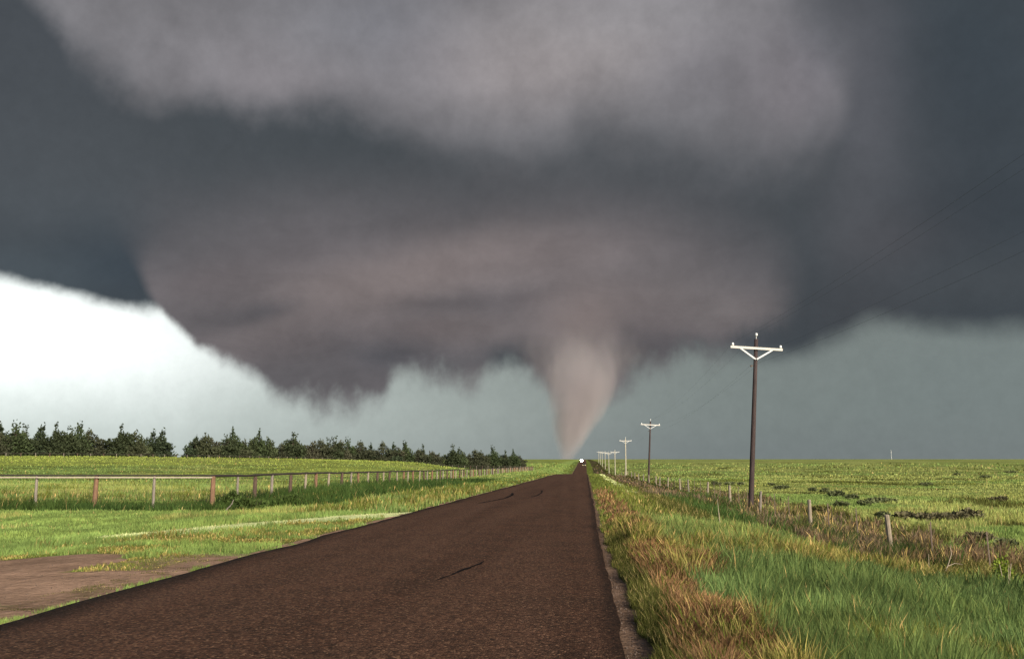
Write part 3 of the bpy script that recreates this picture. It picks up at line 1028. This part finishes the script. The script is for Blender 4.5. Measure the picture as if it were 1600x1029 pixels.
# ------------------------------------------------------------------ right fence: sparse wooden posts, steel stakes, barbed wire
wf = empty('wire_fence', (9.5, 28.3, gz(9.5, 28.3)))
tag(wf, 'sparse barbed wire fence of leaning wooden posts beyond the right hand ditch', 'fence')
W0 = Vector((9.5, 28.3, gz(9.5, 28.3)))
wpts = []
wood_y = [8, 18.3, 28.3, 38.3, 48.2, 59, 69, 81, 90, 103, 112, 121, 132, 144, 156, 168, 182, 198, 214, 230, 248, 266, 285]
wm = [MB().tube([(0, 0, -.4), (0, 0, .5), (0, 0, 1.18), (0, 0, 1.2)], [r, r * .95, r * .88, r * .6], 9, wob=.08).mesh('post', mt)
      for r, mt in ((.085, M_pale_post), (.075, M_grey_post), (.10, M_pale_post))]
for i, y in enumerate(wood_y):
    x = 9.5 + .12 * math.sin(y)
    z = gz(x, y)
    o = link('post', wm[i % 3 if y > 40 else 0], wf, loc=Vector((x, y, z)) - W0,
             rot=(random.uniform(-.06, .06), -.10 if i == 2 else random.uniform(-.05, .06), random.random()))
    wpts.append(Vector((x, y, z)) - W0)
    # steel stakes between
    if i + 1 < len(wood_y) and y < 100:
        for t in (.34, .67):
            yy = y + (wood_y[i + 1] - y) * t
            xx = 9.5 + .05 * math.sin(yy * 3)
            s = MB()
            s.box((0, 0, .55), (.035, .012, 1.3)).box((0, .016, .55), (.010, .020, 1.3))
            s.build('stake', M_fwire, wf, loc=Vector((xx, yy, gz(xx, yy))) - W0, rot=(random.uniform(-.04, .04), random.uniform(-.04, .05), 0))
for lv in (.35, .62, .88, 1.1):
    MB().tube([p + Vector((0, 0, lv)) for p in wpts], .0032, 3, cap=False).build('wire', M_fwire, wf)

# ------------------------------------------------------------------ utility poles
POLE_Y = [-32, 51, 137, 219, 302, 385, 460, 540, 615, 690]
PX = [10.0, 9.42, 9.75, 10.0, 10.1, 10.2, 10.2, 10.2, 10.2, 10.2]
LEAN = [0, R(4.2), R(3.2), R(0.4), R(0.2), R(-.4), R(.3), 0, R(.3), 0]
POLE_H = [10.3, 10.15, 9.7, 9.6, 9.5, 9.4, 9.6, 9.5, 9.5, 9.5]
ARM = 1.5
M_pole_pale = simple('silvered_wood', (0.40, 0.36, 0.27), 0.85, var=.25, scale=3, stretch=(9, 9, .5))
def pole_meshes(pale):
    d = {}
    d['shaft'] = MB().tube([(0, 0, -.5), (0, 0, 0), (0, 0, 3), (0, 0, 6), (0, 0, 9.55)], [.165, .16, .145, .13, .11], 12, wob=.02).mesh('shaft', M_pole_pale if pale else M_pole, True)
    d['crossarm'] = MB().box((0, -.17, 9.0), (2 * ARM, .105, .13)).mesh('crossarm', M_paint)
    for s, nm in ((-1, 'l'), (1, 'r')):
        b2 = MB()
        a, c2 = Vector((s * .92, -.24, 8.95)), Vector((s * .03, -.175, 8.38))
        dd = (c2 - a)
        M = Matrix.Rotation(math.atan2(-dd.z, dd.x), 3, 'Y')
        b2.box((a + c2) / 2, (dd.length, .018, .085), M)
        d['brace' + nm] = b2.mesh('brace', M_galv)
    ins = [(.025, 0), (.05, .02), (.085, .03), (.06, .06), (.09, .075), (.065, .11), (.075, .13), (.05, .17), (.02, .18)]
    d['insl'] = MB().lathe((-ARM + .12, -.17, 9.07), ins, 12).mesh('insulator', M_porcelain, True)
    d['insr'] = MB().lathe((ARM - .12, -.17, 9.07), ins, 12).mesh('insulator', M_porcelain, True)
    d['insc'] = MB().lathe((0, 0, 9.72), ins, 12).mesh('insulator', M_porcelain, True)
    d['pin'] = MB().lathe((0, 0, 9.54), [(.02, 0), (.02, .2)], 6).mesh('pin', M_galv)
    nb = MB().box((-.17, 0, 8.02), (.14, .05, .05))
    nb.lathe((-.25, 0, 8.0), [(.04, -.05), (.045, 0), (.04, .05)], 8)
    d['bracket'] = nb.mesh('neutral_bracket', M_fwire)
    return d
pm_dark, pm_pale = pole_meshes(False), pole_meshes(True)
plabels = ['dark brown utility pole standing behind the viewer beside the road',
           'tallest nearest utility pole, dark brown with pale crossarm, in the right field',
           'second nearest utility pole, grey brown and leaning, with pale crossarm',
           'third nearest utility pole, bleached straight pole with a pale crossarm',
           'fourth utility pole along the line, bare pale pole left of the wider crossarm one',
           'fifth utility pole along the line, short and pale beside the road bend',
           'sixth utility pole along the line, small and pale near the horizon',
           'seventh utility pole along the line, tiny and pale near the headlights',
           'eighth utility pole along the line, tiny, close to the road on the horizon',
           'farthest utility pole of the line, a speck at the horizon beside the road']
attach = []
for i, y in enumerate(POLE_Y):
    x = PX[i]
    z = gz(x, y)
    p = empty('utility_pole', (x, y, z))
    p.rotation_euler = (0, LEAN[i], 0)
    sc_ = POLE_H[i] / 9.72
    p.scale = (1, 1, sc_)
    tag(p, plabels[i], 'utility pole', 'utility poles along the right side of the road')
    d = pm_dark if i < 3 else pm_pale
    for nm, key in (('shaft', 'shaft'), ('crossarm', 'crossarm'), ('brace', 'bracel'), ('brace', 'bracer'), ('insulator', 'insl'), ('insulator', 'insr'), ('insulator', 'insc'), ('pin', 'pin'), ('neutral_bracket', 'bracket')):
        link(nm, d[key], p)
    Mx = Matrix.Translation((x, y, z)) @ Matrix.Rotation(LEAN[i], 4, 'Y') @ Matrix.Diagonal((1, 1, sc_, 1))
    attach.append([Mx @ Vector(q) for q in ((-ARM + .12, -.17, 9.25), (0, 0, 9.90), (ARM - .12, -.17, 9.25), (-.25, 0, 8.06))])
wl = ['left outer power line wire strung on the crossarm ends', 'top power line wire strung over the pole tips',
      'right outer power line wire strung on the crossarm ends', 'lowest neutral wire strung below the crossarms']
for w in range(4):
    mb = MB()
    pts = []
    for i in range(len(POLE_Y) - 1):
        a, b2 = attach[i][w], attach[i + 1][w]
        for t in np.linspace(0, 1, 15)[(0 if i == 0 else 1):]:
            p = a.lerp(b2, float(t))
            p.z -= (1.0 if w < 3 else 1.1) * 4 * t * (1 - t)
            pts.append(p)
    mb.tube(pts, .003, 4)
    tag(mb.build('power_line', M_wire), wl[w], 'power line', 'power line wires between the poles')

# ------------------------------------------------------------------ windbreak trees on the left hill
def foliage(parts, nleaf, seed, leaf):
    """many small leaf sprays spread through a list of lobes (centre, radii)"""
    g = np.random.default_rng(seed)
    C0, D0, T0 = [], [], []
    vol = np.array([r[0] * r[1] * r[2] for c, r in parts]) ** (2 / 3)
    cnt = np.maximum(8, (vol / vol.sum() * nleaf).astype(int))
    for (c, r), k in zip(parts, cnt):
        d = g.normal(size=(k, 3)); d /= np.linalg.norm(d, axis=1)[:, None]
        rad = g.random(k) ** .45
        lump = 1 + .25 * np.sin(d[:, 0] * 5 + seed) * np.cos(d[:, 2] * 6 + seed * 2)
        C0.append(np.array(c) + d * np.array(r) * (rad * lump)[:, None])
        D0.append(d)
        T0.append(np.full(k, .75 + .5 * g.random()) * (.75 + .5 * g.random(k)))
    Cn, Dn, Tn = np.concatenate(C0), np.concatenate(D0), np.concatenate(T0)
    n_ = len(Cn)
    ax = Dn + g.normal(size=(n_, 3)) * .7 + np.array([0, 0, .45]); ax /= np.linalg.norm(ax, axis=1)[:, None]
    sd = np.cross(ax, g.normal(size=(n_, 3))); sd /= np.linalg.norm(sd, axis=1)[:, None]
    L = leaf * (.6 + .9 * g.random(n_))[:, None]
    V = np.stack([Cn - ax * L * .5, Cn + sd * L * .34, Cn + ax * L * .75, Cn - sd * L * .34], 1).reshape(-1, 3)
    Fq = np.arange(n_ * 4).reshape(-1, 4)
    return V, Fq, np.repeat(Tn, 4)


def juniper(seed, hgt, wid, point):
    g = random.Random(seed)
    parts = []
    nlev = 7
    for l in range(nlev):
        t = l / (nlev - 1)
        rr = wid * ((1 - t ** 1.9) ** (point * 1.3) * .85 + .13) * (.8 + .4 * g.random())
        k = max(1, int(5 * (1 - t) + 1))
        for j in range(k):
            a = 2 * PI * (j + g.random()) / k
            rd = rr * (.45 + .3 * g.random()) if k > 1 else 0
            parts.append(((math.cos(a) * rd, math.sin(a) * rd, hgt * (.10 + .78 * t) + g.uniform(-.25, .25)),
                          (rr * .62, rr * .62, hgt * (.12 + .06 * g.random()))))
    for j in range(3):   # leaders that stick out of the top
        a = g.random() * 6.3
        parts.append(((math.cos(a) * wid * .22, math.sin(a) * wid * .22, hgt * (.86 + .12 * g.random())), (.22, .22, hgt * .10)))
    return parts


kinds = []
for s, (hh, ww, pt) in enumerate([(7.4, 3.4, .6), (6.7, 3.6, .45), (7.0, 3.0, .75), (6.4, 3.2, .5), (7.7, 3.3, .65), (5.7, 3.0, .42), (6.9, 3.9, .5)]):
    V, Fq, T = foliage(juniper(s + 3, hh * 1.04, ww, pt), 4600, s, .40)
    base = np.array([(.040, .050, .026), (.052, .058, .032), (.036, .048, .027), (.060, .060, .038), (.042, .056, .026), (.050, .062, .030), (.046, .050, .030)][s])
    crown = np_mesh('crown', V, Fq, M_leaf, base[None] * 1.3 * T[:, None])
    tr = MB()
    tr.tube([(0, 0, -.4), (0, 0, .5), (.1, .05, hh * .45), (.05, .1, hh * .85)], [.20, .17, .11, .03], 8, wob=.08)
    g = random.Random(s)
    for k in range(7):
        a, z0 = g.random() * 6.3, hh * (.12 + .09 * k)
        rr = ww * .75 * (1 - z0 / hh)
        tr.tube([(0, 0, z0), (math.cos(a) * rr * .5, math.sin(a) * rr * .5, z0 + .3), (math.cos(a) * rr, math.sin(a) * rr, z0 + .9)], [.07, .05, .02], 5)
    kinds.append((crown, tr.mesh('trunk', M_bark, True)))

# (x in the photograph's row measured along the row in metres from its left end, kind, size)
nrm_ = np.array([-fd[1], fd[0]]) / fl                # away from the viewer
dirr = fd / fl
row = []
s_ = -26.0
g = random.Random(21)
while s_ < 159:
    if 35.2 < s_ < 40.9: s_ = 40.9                   # the one gap in the row
    row.append(s_)
    s_ += g.uniform(2.2, 3.0)
names = []
for i, s_ in enumerate(row):
    off = 9.5 + g.uniform(-2.0, 2.5)
    p = FA + dirr * s_ + nrm_ * off
    k = g.choice([0, 1, 2, 3, 4, 5, 6, 0, 4])
    if 31.5 < s_ < 41.5: k = 2
    scl = g.uniform(.88, 1.04) * (1.0 if s_ < 110 else .95)
    if g.random() < .12: scl *= .82
    names.append((s_, p, k, scl))
gap = [i for i, v in enumerate(names) if v[0] < 37][-1]
words = ['first', 'second', 'third', 'fourth', 'fifth', 'sixth', 'seventh', 'eighth', 'ninth', 'tenth', 'eleventh', 'twelfth', 'thirteenth',
         'fourteenth', 'fifteenth', 'sixteenth', 'seventeenth', 'eighteenth', 'nineteenth', 'twentieth', 'twenty first', 'twenty second', 'twenty third', 'twenty fourth', 'twenty fifth', 'twenty sixth', 'twenty seventh', 'twenty eighth', 'twenty ninth', 'thirtieth']
last = len(names) - 1
for i, (s_, p, k, scl) in enumerate(names):
    t = empty('evergreen_tree', (p[0], p[1], gz(*p) - .1), g.random() * 6.28)
    t.scale = (scl, scl, scl * g.uniform(.93, 1.05))
    look = ['tall', 'broad', 'slim pointed', 'middling', 'tall pointed', 'low rounded', 'wide bushy'][k]
    if i <= gap: where = '%s tree left of the gap in the row' % words[gap - i]
    elif last - i < (last - gap) // 2: where = '%s tree from the right end of the row' % words[last - i]
    else: where = '%s tree right of the gap in the row' % words[i - gap - 1]
    tag(t, '%s dark windbreak evergreen, %s' % (look, where), 'tree', 'windbreak trees behind the hilltop fence')
    link('trunk', kinds[k][1], t)
    link('crown', kinds[k][0], t)

# ------------------------------------------------------------------ shrubs, tufts and dead stalks, one by one
def shrub(name, x, y, wdt, hgt, col, label, cat, seed, group=None, nl=500, leaf=.11):
    g2 = random.Random(seed)
    parts = []
    for k in range(7):
        a, rd = g2.random() * 6.3, g2.random() ** .5 * .55
        parts.append(((math.cos(a) * rd * wdt / 2, math.sin(a) * rd * wdt / 2, hgt * (.25 + .4 * g2.random())), (wdt * .26, wdt * .26, hgt * (.25 + .12 * g2.random()))))
    V, Fq, T = foliage(parts, nl, seed, leaf)
    V[:, 2] = np.maximum(V[:, 2], -.03)
    e = empty(name, (x, y, gz(x, y) - .02), seed)
    tag(e, label, cat, group)
    st2 = MB()
    for k in range(6):
        a = k * 1.05 + g2.random()
        st2.tube([(0, 0, -.05), (math.cos(a) * wdt * .18, math.sin(a) * wdt * .18, hgt * .35), (math.cos(a) * wdt * .3, math.sin(a) * wdt * .3, hgt * .75)], [.018, .012, .005], 5)
    st2.build('stem', M_stick if 'straw' in label else M_bark, e)
    link('foliage', np_mesh('foliage', V, Fq, M_leaf, np.array(col)[None] * T[:, None]), e)
    return e


dk = (.125, .14, .065)
def wpx(x, y):
    """ground point seen at a pixel of the photograph"""
    v = ray(x, y)
    t = np.exp(np.linspace(math.log(4), math.log(4000), 6000))
    P = v[None] * t[:, None]
    k = np.argmax(P[:, 2] + EYE < ground_z(P[:, 0], P[:, 1]))
    return float(P[k, 0]), float(P[k, 1])


tufts = [(1310, 775, 2.1, .55, 'widest dark tuft in the right field, uppermost of the clustered tufts'),
         (1332, 779, 1.2, .40, 'small dark tuft touching the widest tuft on its right'),
         (1316, 792, 1.0, .40, 'dark tuft directly below the widest one in the right field'),
         (1352, 789, .9, .38, 'dark tuft midway between the widest tuft and the long low one'),
         (1372, 785, 1.7, .35, 'long low dark tuft right of the clustered tufts'),
         (1390, 784, 1.2, .35, 'dark tuft ending the long low strip on its right'),
         (1270, 767, 1.0, .4, 'small dark tuft left of the widest one'),
         (1287, 768, .9, .38, 'small dark tuft just left of the widest one'),
         (1216, 764, 1.3, .45, 'dark tuft just right of the nearest utility pole'),
         (1226, 763, 1.0, .4, 'smaller dark tuft right of the nearest utility pole'),
         (1140, 757, 1.6, .5, 'dark tuft left of the nearest utility pole, middle one of three'),
         (1120, 757, 1.5, .5, 'dark tuft left of the nearest utility pole, leftmost of three'),
         (1157, 758, 1.3, .45, 'dark tuft just left of the nearest utility pole'),
         (1205, 758, 1.0, .35, 'tiny far tuft above the pair right of the nearest pole'),
         (1445, 758, 2.0, .45, 'lone dark tuft far out in the right field'),
         (1580, 738, 4.5, .7, 'far dark tuft near the right edge below the horizon'),
         (1540, 746, 2.6, .6, 'far dark tuft left of the one by the right edge'),
         (1495, 742, 2.4, .6, 'faint far tuft in the middle of the right field'),
         (1560, 783, 1.8, .4, 'flat dark tuft at the right edge of the field, above the long thicket'),
         (1415, 812, 1.3, .45, 'left end bush of the long brownish thicket in the right field'),
         (1440, 813, 1.3, .45, 'second bush of the long brownish thicket from its left end'),
         (1465, 813, 1.3, .42, 'middle bush of the long brownish thicket in the right field'),
         (1490, 812, 1.4, .45, 'fourth bush of the long brownish thicket from its left end'),
         (1518, 811, 1.4, .52, 'right end bush of the long brownish thicket in the right field'),
         (1382, 812, .9, .45, 'dark bush just right of the leaning pale post'),
         (1530, 845, 1.1, .36, 'dark tuft below the right end of the long thicket'),
         (1575, 858, 1.0, .36, 'dark tuft low at the right edge of the field')]
for i, (x, y, w_, h_, lb) in enumerate(tufts):
    wx_, wy_ = wpx(x, y)
    col = (.14, .125, .07) if 'thicket' in lb else dk
    shrub('shrub', wx_, wy_, w_, h_, col, lb, 'shrub', i + 40, 'dark shrubs dotted over the right field', nl=420, leaf=.12 + wy_ * .0008)
x, y = wpx(1285, 803); shrub('shrub', x, y, 1.1, .55, (.16, .16, .045), 'yellowish bush right of the short white topped post in the ditch', 'shrub', 91)
x, y = wpx(1573, 925); shrub('shrub', x, y, .55, .85, (.17, .22, .035), 'bright yellow green bush on straw stems at the right edge', 'shrub', 92, nl=700, leaf=.06)
for i, (x, y, w_, h_, lb) in enumerate([(360, 790, 1.3, .8, 'leafy bush at the corner post of the left fence'), (395, 797, 1.4, .6, 'leafy green bush right of the left fence corner'),
                                        (455, 790, 1.8, .7, 'dark green bush below the left fence, between corner and far end')]):
    wx_, wy_ = wpx(x, y); shrub('shrub', wx_, wy_, w_, h_, (.062, .092, .026), lb, 'shrub', 95 + i, nl=1100, leaf=.10)
x, y = wpx(352, 799)
tag(MB().tube([(0, 0, -.05), (.12, .0, .25), (.32, .05, .55), (.42, .05, .9)], [.05, .045, .03, .02], 7, wob=.15).tube([(.12, 0, .25), (.35, -.1, .42)], [.025, .012], 5)
    .build('dead_branch', M_grey_post, loc=(x, y, gz(x, y)), scale=(.75, .75, .55)), 'bent grey branch leaning at the left fence corner', 'branch')
x, y = wpx(1468, 914)
tag(MB().tube([(0, 0, -.05), (.10, 0, .2), (.2, .03, .38), (.28, 0, .62), (.28, .02, .80)], [.014, .012, .010, .007, .003], 6, wob=.1).tube([(.2, .03, .38), (.36, .05, .44), (.5, .02, .42)], [.007, .005, .003], 5)
    .build('dead_stalk', M_stick, loc=(x, y, gz(x, y)), scale=(1.1, 1.1, 1.1)), 'forked pale dead stalk standing in the right ditch', 'dead stalk')
x, y = wpx(1455, 905)
tag(MB().tube([(0, 0, -.05), (-.03, 0, .3), (-.02, 0, .6)], [.010, .008, .003], 6, wob=.1).build('dead_stalk', M_stick, loc=(x, y, gz(x, y))), 'thin upright dead stalk left of the forked one', 'dead stalk')
x, y = wpx(1126, 826)
tag(MB().tube([(0, 0, -.05), (-.04, 0, .5), (-.07, 0, .95)], [.014, .010, .004], 6, wob=.1).build('dead_stalk', M_stick, loc=(x, y, gz(x, y))), 'lone pale stalk in the dark growth left of the nearest pole', 'dead stalk')

# ------------------------------------------------------------------ vehicles on the far road
M_black = simple('black_car_paint', (0.012, 0.012, 0.014), .3, var=.1, spec=.5)
M_silver = simple('silver_car_paint', (0.30, 0.31, 0.33), .3, .4, var=.1, spec=.5)
M_glass = simple('dark_glass', (0.01, 0.012, 0.014), .08, var=.05, spec=.8)
M_tyre = simple('tyre_rubber', (0.015, 0.015, 0.015), .9, var=.1)
M_rim = simple('alloy_rim', (0.45, 0.45, 0.45), .35, .7, var=.05)
def glow(name, col, s):
    m, n, b, o = material(name)
    n.n.remove(b)
    e = n.add('ShaderNodeEmission')
    e.inputs[0].default_value = (*col, 1)
    e.inputs[1].default_value = s
    n.l.new(e.outputs[0], o.inputs[0])
    return m
def car(name, x, y, paint, lamp, lamp_r, label, high=1.0, head_z=.85, bar=False):
    """sport-utility vehicle facing the viewer (its nose towards -Y)"""
    c = empty(name, (x, y, road_top(x, y)))
    tag(c, label, 'car')
    prof = [(-2.3, .35), (-2.35, .62), (-2.25, .98), (-1.25, 1.08), (-.72, 1.62), (-.45, 1.74), (1.75, 1.76), (2.15, 1.15), (2.3, 1.0), (2.3, .38)]
    hw = lambda z: .95 if z < 1.05 else .95 - .22 * (z - 1.05) / .7
    vs, fs = [], []
    for sgn in (-1, 1):
        vs += [(sgn * hw(z), yy, z * high) for yy, z in prof]
    k = len(prof)
    fs += [tuple(range(k)), tuple(range(k, 2 * k))[::-1]]
    fs += [(i, (i + 1) % k, k + (i + 1) % k, k + i) for i in range(k)]
    mb = MB(); mb._add(vs, fs); mb.build('body', paint, c)
    MB()._add([(-.86, -1.21, 1.12 * high), (.86, -1.21, 1.12 * high), (.72, -.76, 1.60 * high), (-.72, -.76, 1.60 * high)], [(0, 1, 2, 3)]).build('windscreen', M_glass, c, loc=(0, -.02, .01))
    for sg in (-1, 1):
        MB()._add([(sg * .955, -.85, 1.12 * high), (sg * .955, 1.7, 1.12 * high), (sg * .80, 1.5, 1.62 * high), (sg * .80, -.5, 1.62 * high)], [(0, 1, 2, 3)]).build('side_window', M_glass, c, loc=(sg * .01, 0, 0))
        MB().box((sg * 1.06, -.85, 1.15 * high), (.2, .1, .14)).build('mirror', paint, c)
        for yy in (-1.45, 1.45):
            w_ = MB().lathe((sg * .84, yy, .37), [(.25, -.12), (.36, -.11), (.37, 0), (.36, .11), (.25, .12)], 16, 'x').build('wheel', M_tyre, c)
            MB().lathe((sg * .90, yy, .37), [(.05, -.06), (.23, -.05), (.22, .07), (.06, .075)], 10, 'x').build('rim', M_rim, w_)
        hl = MB().lathe((sg * .70, -2.34, head_z), [(lamp_r, .05), (lamp_r, 0), (lamp_r * .8, -.05), (lamp_r * .3, -.07)], 14, 'y').build('headlight', lamp, c)
    MB().box((0, -2.36, .72 * high), (.9, .05, .22)).build('grille', M_tyre, c)
    MB().box((0, -2.40, .44), (1.85, .16, .2)).build('bumper', M_tyre, c)
    if bar:
        MB().box((0, -.55, 1.86 * high), (1.5, .12, .16)).build('glare_bar', lamp, c)  # no such lamp on the car; bar added to widen the headlight glare
    return c
M_lamp_w = glow('headlamp_white', (1.0, .97, 1.0), 60)
M_lamp_y = glow('headlamp_yellow', (1.0, .80, .42), .7)
car('oncoming_car', -3.75, 790, M_silver, M_lamp_w, .50, 'farthest car with blazing white headlights at the crest of the road', 1.0, 1.0, True)  # lamps oversized and bar added to stand in for headlight glare
car('dark_car', -1.15, 555, M_black, M_lamp_y, .34, 'dark car with two yellowish headlights on the right side of the far road', 1.05)

# ------------------------------------------------------------------ a thin mast on the right horizon
v = ray(1393, 716)
mx, my = v[0] / v[1] * 2300, 2300
ms = empty('radio_mast', (mx, my, gz(mx, my)))
tag(ms, 'thin pale mast far off on the right horizon', 'mast')
MB().tube([(0, 0, -.5), (0, 0, 12), (0, 0, 23)], [.55, .45, .3], 6).build('shaft', M_galv, ms)
MB().box((0, 0, 17), (2.0, .5, .6)).box((0, 0, 22), (1.6, .5, .5)).build('antenna', M_galv, ms)


# ------------------------------------------------------------------ the tornado: a real body of dust and vapour
TY = 2400.0
def at(x, y):
    v = ray(x, y)
    k = TY / v[1]
    return v[0] * k, v[2] * k + EYE
# (height pixel, left edge, right edge of the dense core)
FUN = [(716, 874, 895), (706, 873, 902), (690, 870, 912), (665, 867, 927), (640, 863, 941), (610, 856, 957), (580, 843, 975), (550, 824, 996), (520, 814, 1006), (490, 812, 1012), (470, 805, 1020)]
rows = []
for (y, l, r_) in FUN:
    xl, z = at(l, y); xr, _ = at(r_, y)
    rows.append((z, (xl + xr) / 2, (xr - xl) / 2))
z_lo, z_hi = gz(rows[0][1], TY) + .5, rows[-1][0]
rows[0] = (z_lo, rows[0][1], rows[0][2])
x_c = rows[0][1]
WID = 1.35
mb = MB()
ring = 40
vs, fs = [], []
for (z, cx, rr) in rows:
    for k in range(ring):
        t = 2 * PI * k / ring
        vs.append((cx - x_c + rr * WID * math.cos(t), rr * WID * math.sin(t), z - z_lo))
for i in range(len(rows) - 1):
    for k in range(ring):
        fs.append((i * ring + k, i * ring + (k + 1) % ring, (i + 1) * ring + (k + 1) % ring, (i + 1) * ring + k))
fs += [tuple(range(ring))[::-1], tuple(range((len(rows) - 1) * ring, len(rows) * ring))]
mb._add(vs, fs)
HT = z_hi - z_lo
m = bpy.data.materials.new('funnel_dust')
m.use_nodes = True
m.node_tree.nodes.clear()
n = Nodes(m.node_tree)
o = n.add('ShaderNodeOutputMaterial')
pv = n.add('ShaderNodeVolumePrincipled')
n.l.new(pv.outputs[0], o.inputs['Volume'])
oc = n.add('ShaderNodeTexCoord').outputs['Object']
ox, oy, oz = n.sep(oc)
t = n.lmap(oz, 0, HT)
cxs = [r[1] - x_c for r in rows]
lo, hi = min(cxs) - 1, max(cxs) + 1
ax = n.m('ADD', n.m('MULTIPLY', n.curve(t, [((r[0] - z_lo) / HT, (r[1] - x_c - lo) / (hi - lo)) for r in rows]), hi - lo), lo)
rmax = max(r[2] for r in rows)
rad = n.m('MULTIPLY', n.curve(t, [((r[0] - z_lo) / HT, r[2] / rmax) for r in rows]), rmax)
lx = n.m('SUBTRACT', ox, ax)
ang = n.m('ARCTAN2', oy, lx)
swirl = n.comb(n.m('DIVIDE', lx, 90), n.m('DIVIDE', oy, 90), n.m('DIVIDE', oz, 190))
nz = n.noise(swirl, 1.6, 5, .58, .4)
rr = n.m('DIVIDE', n.m('SQRT', n.m('ADD', n.m('MULTIPLY', lx, lx), n.m('MULTIPLY', oy, oy))), rad)
rr = n.m('ADD', rr, jit_ := n.m('MULTIPLY', n.m('SUBTRACT', nz, .5), .95))
core = n.step(rr, .05, 1.3, 1.0, 0.0)
fade = n.m('MULTIPLY', n.m('POWER', n.step(n.m('ADD', t, n.m('MULTIPLY', n.m('SUBTRACT', nz, .5), .3)), .95, .15), 1.8), n.step(t, 0.0, .22, .22, 1.0))
inv = n.m('DIVIDE', 1.0, n.m('MAXIMUM', rad, 12))
dens = n.m('MULTIPLY', n.m('MULTIPLY', core, fade), n.m('MULTIPLY', inv, 2.9))
n.put(pv.inputs['Density'], dens)
pv.inputs['Color'].default_value = (.67, .60, .625, 1)
pv.inputs['Anisotropy'].default_value = 0.0
tor = mb.build('tornado', m, loc=(x_c, TY, z_lo))
tag(tor, 'pinkish grey funnel tornado reaching down to the horizon beyond the road', 'tornado')
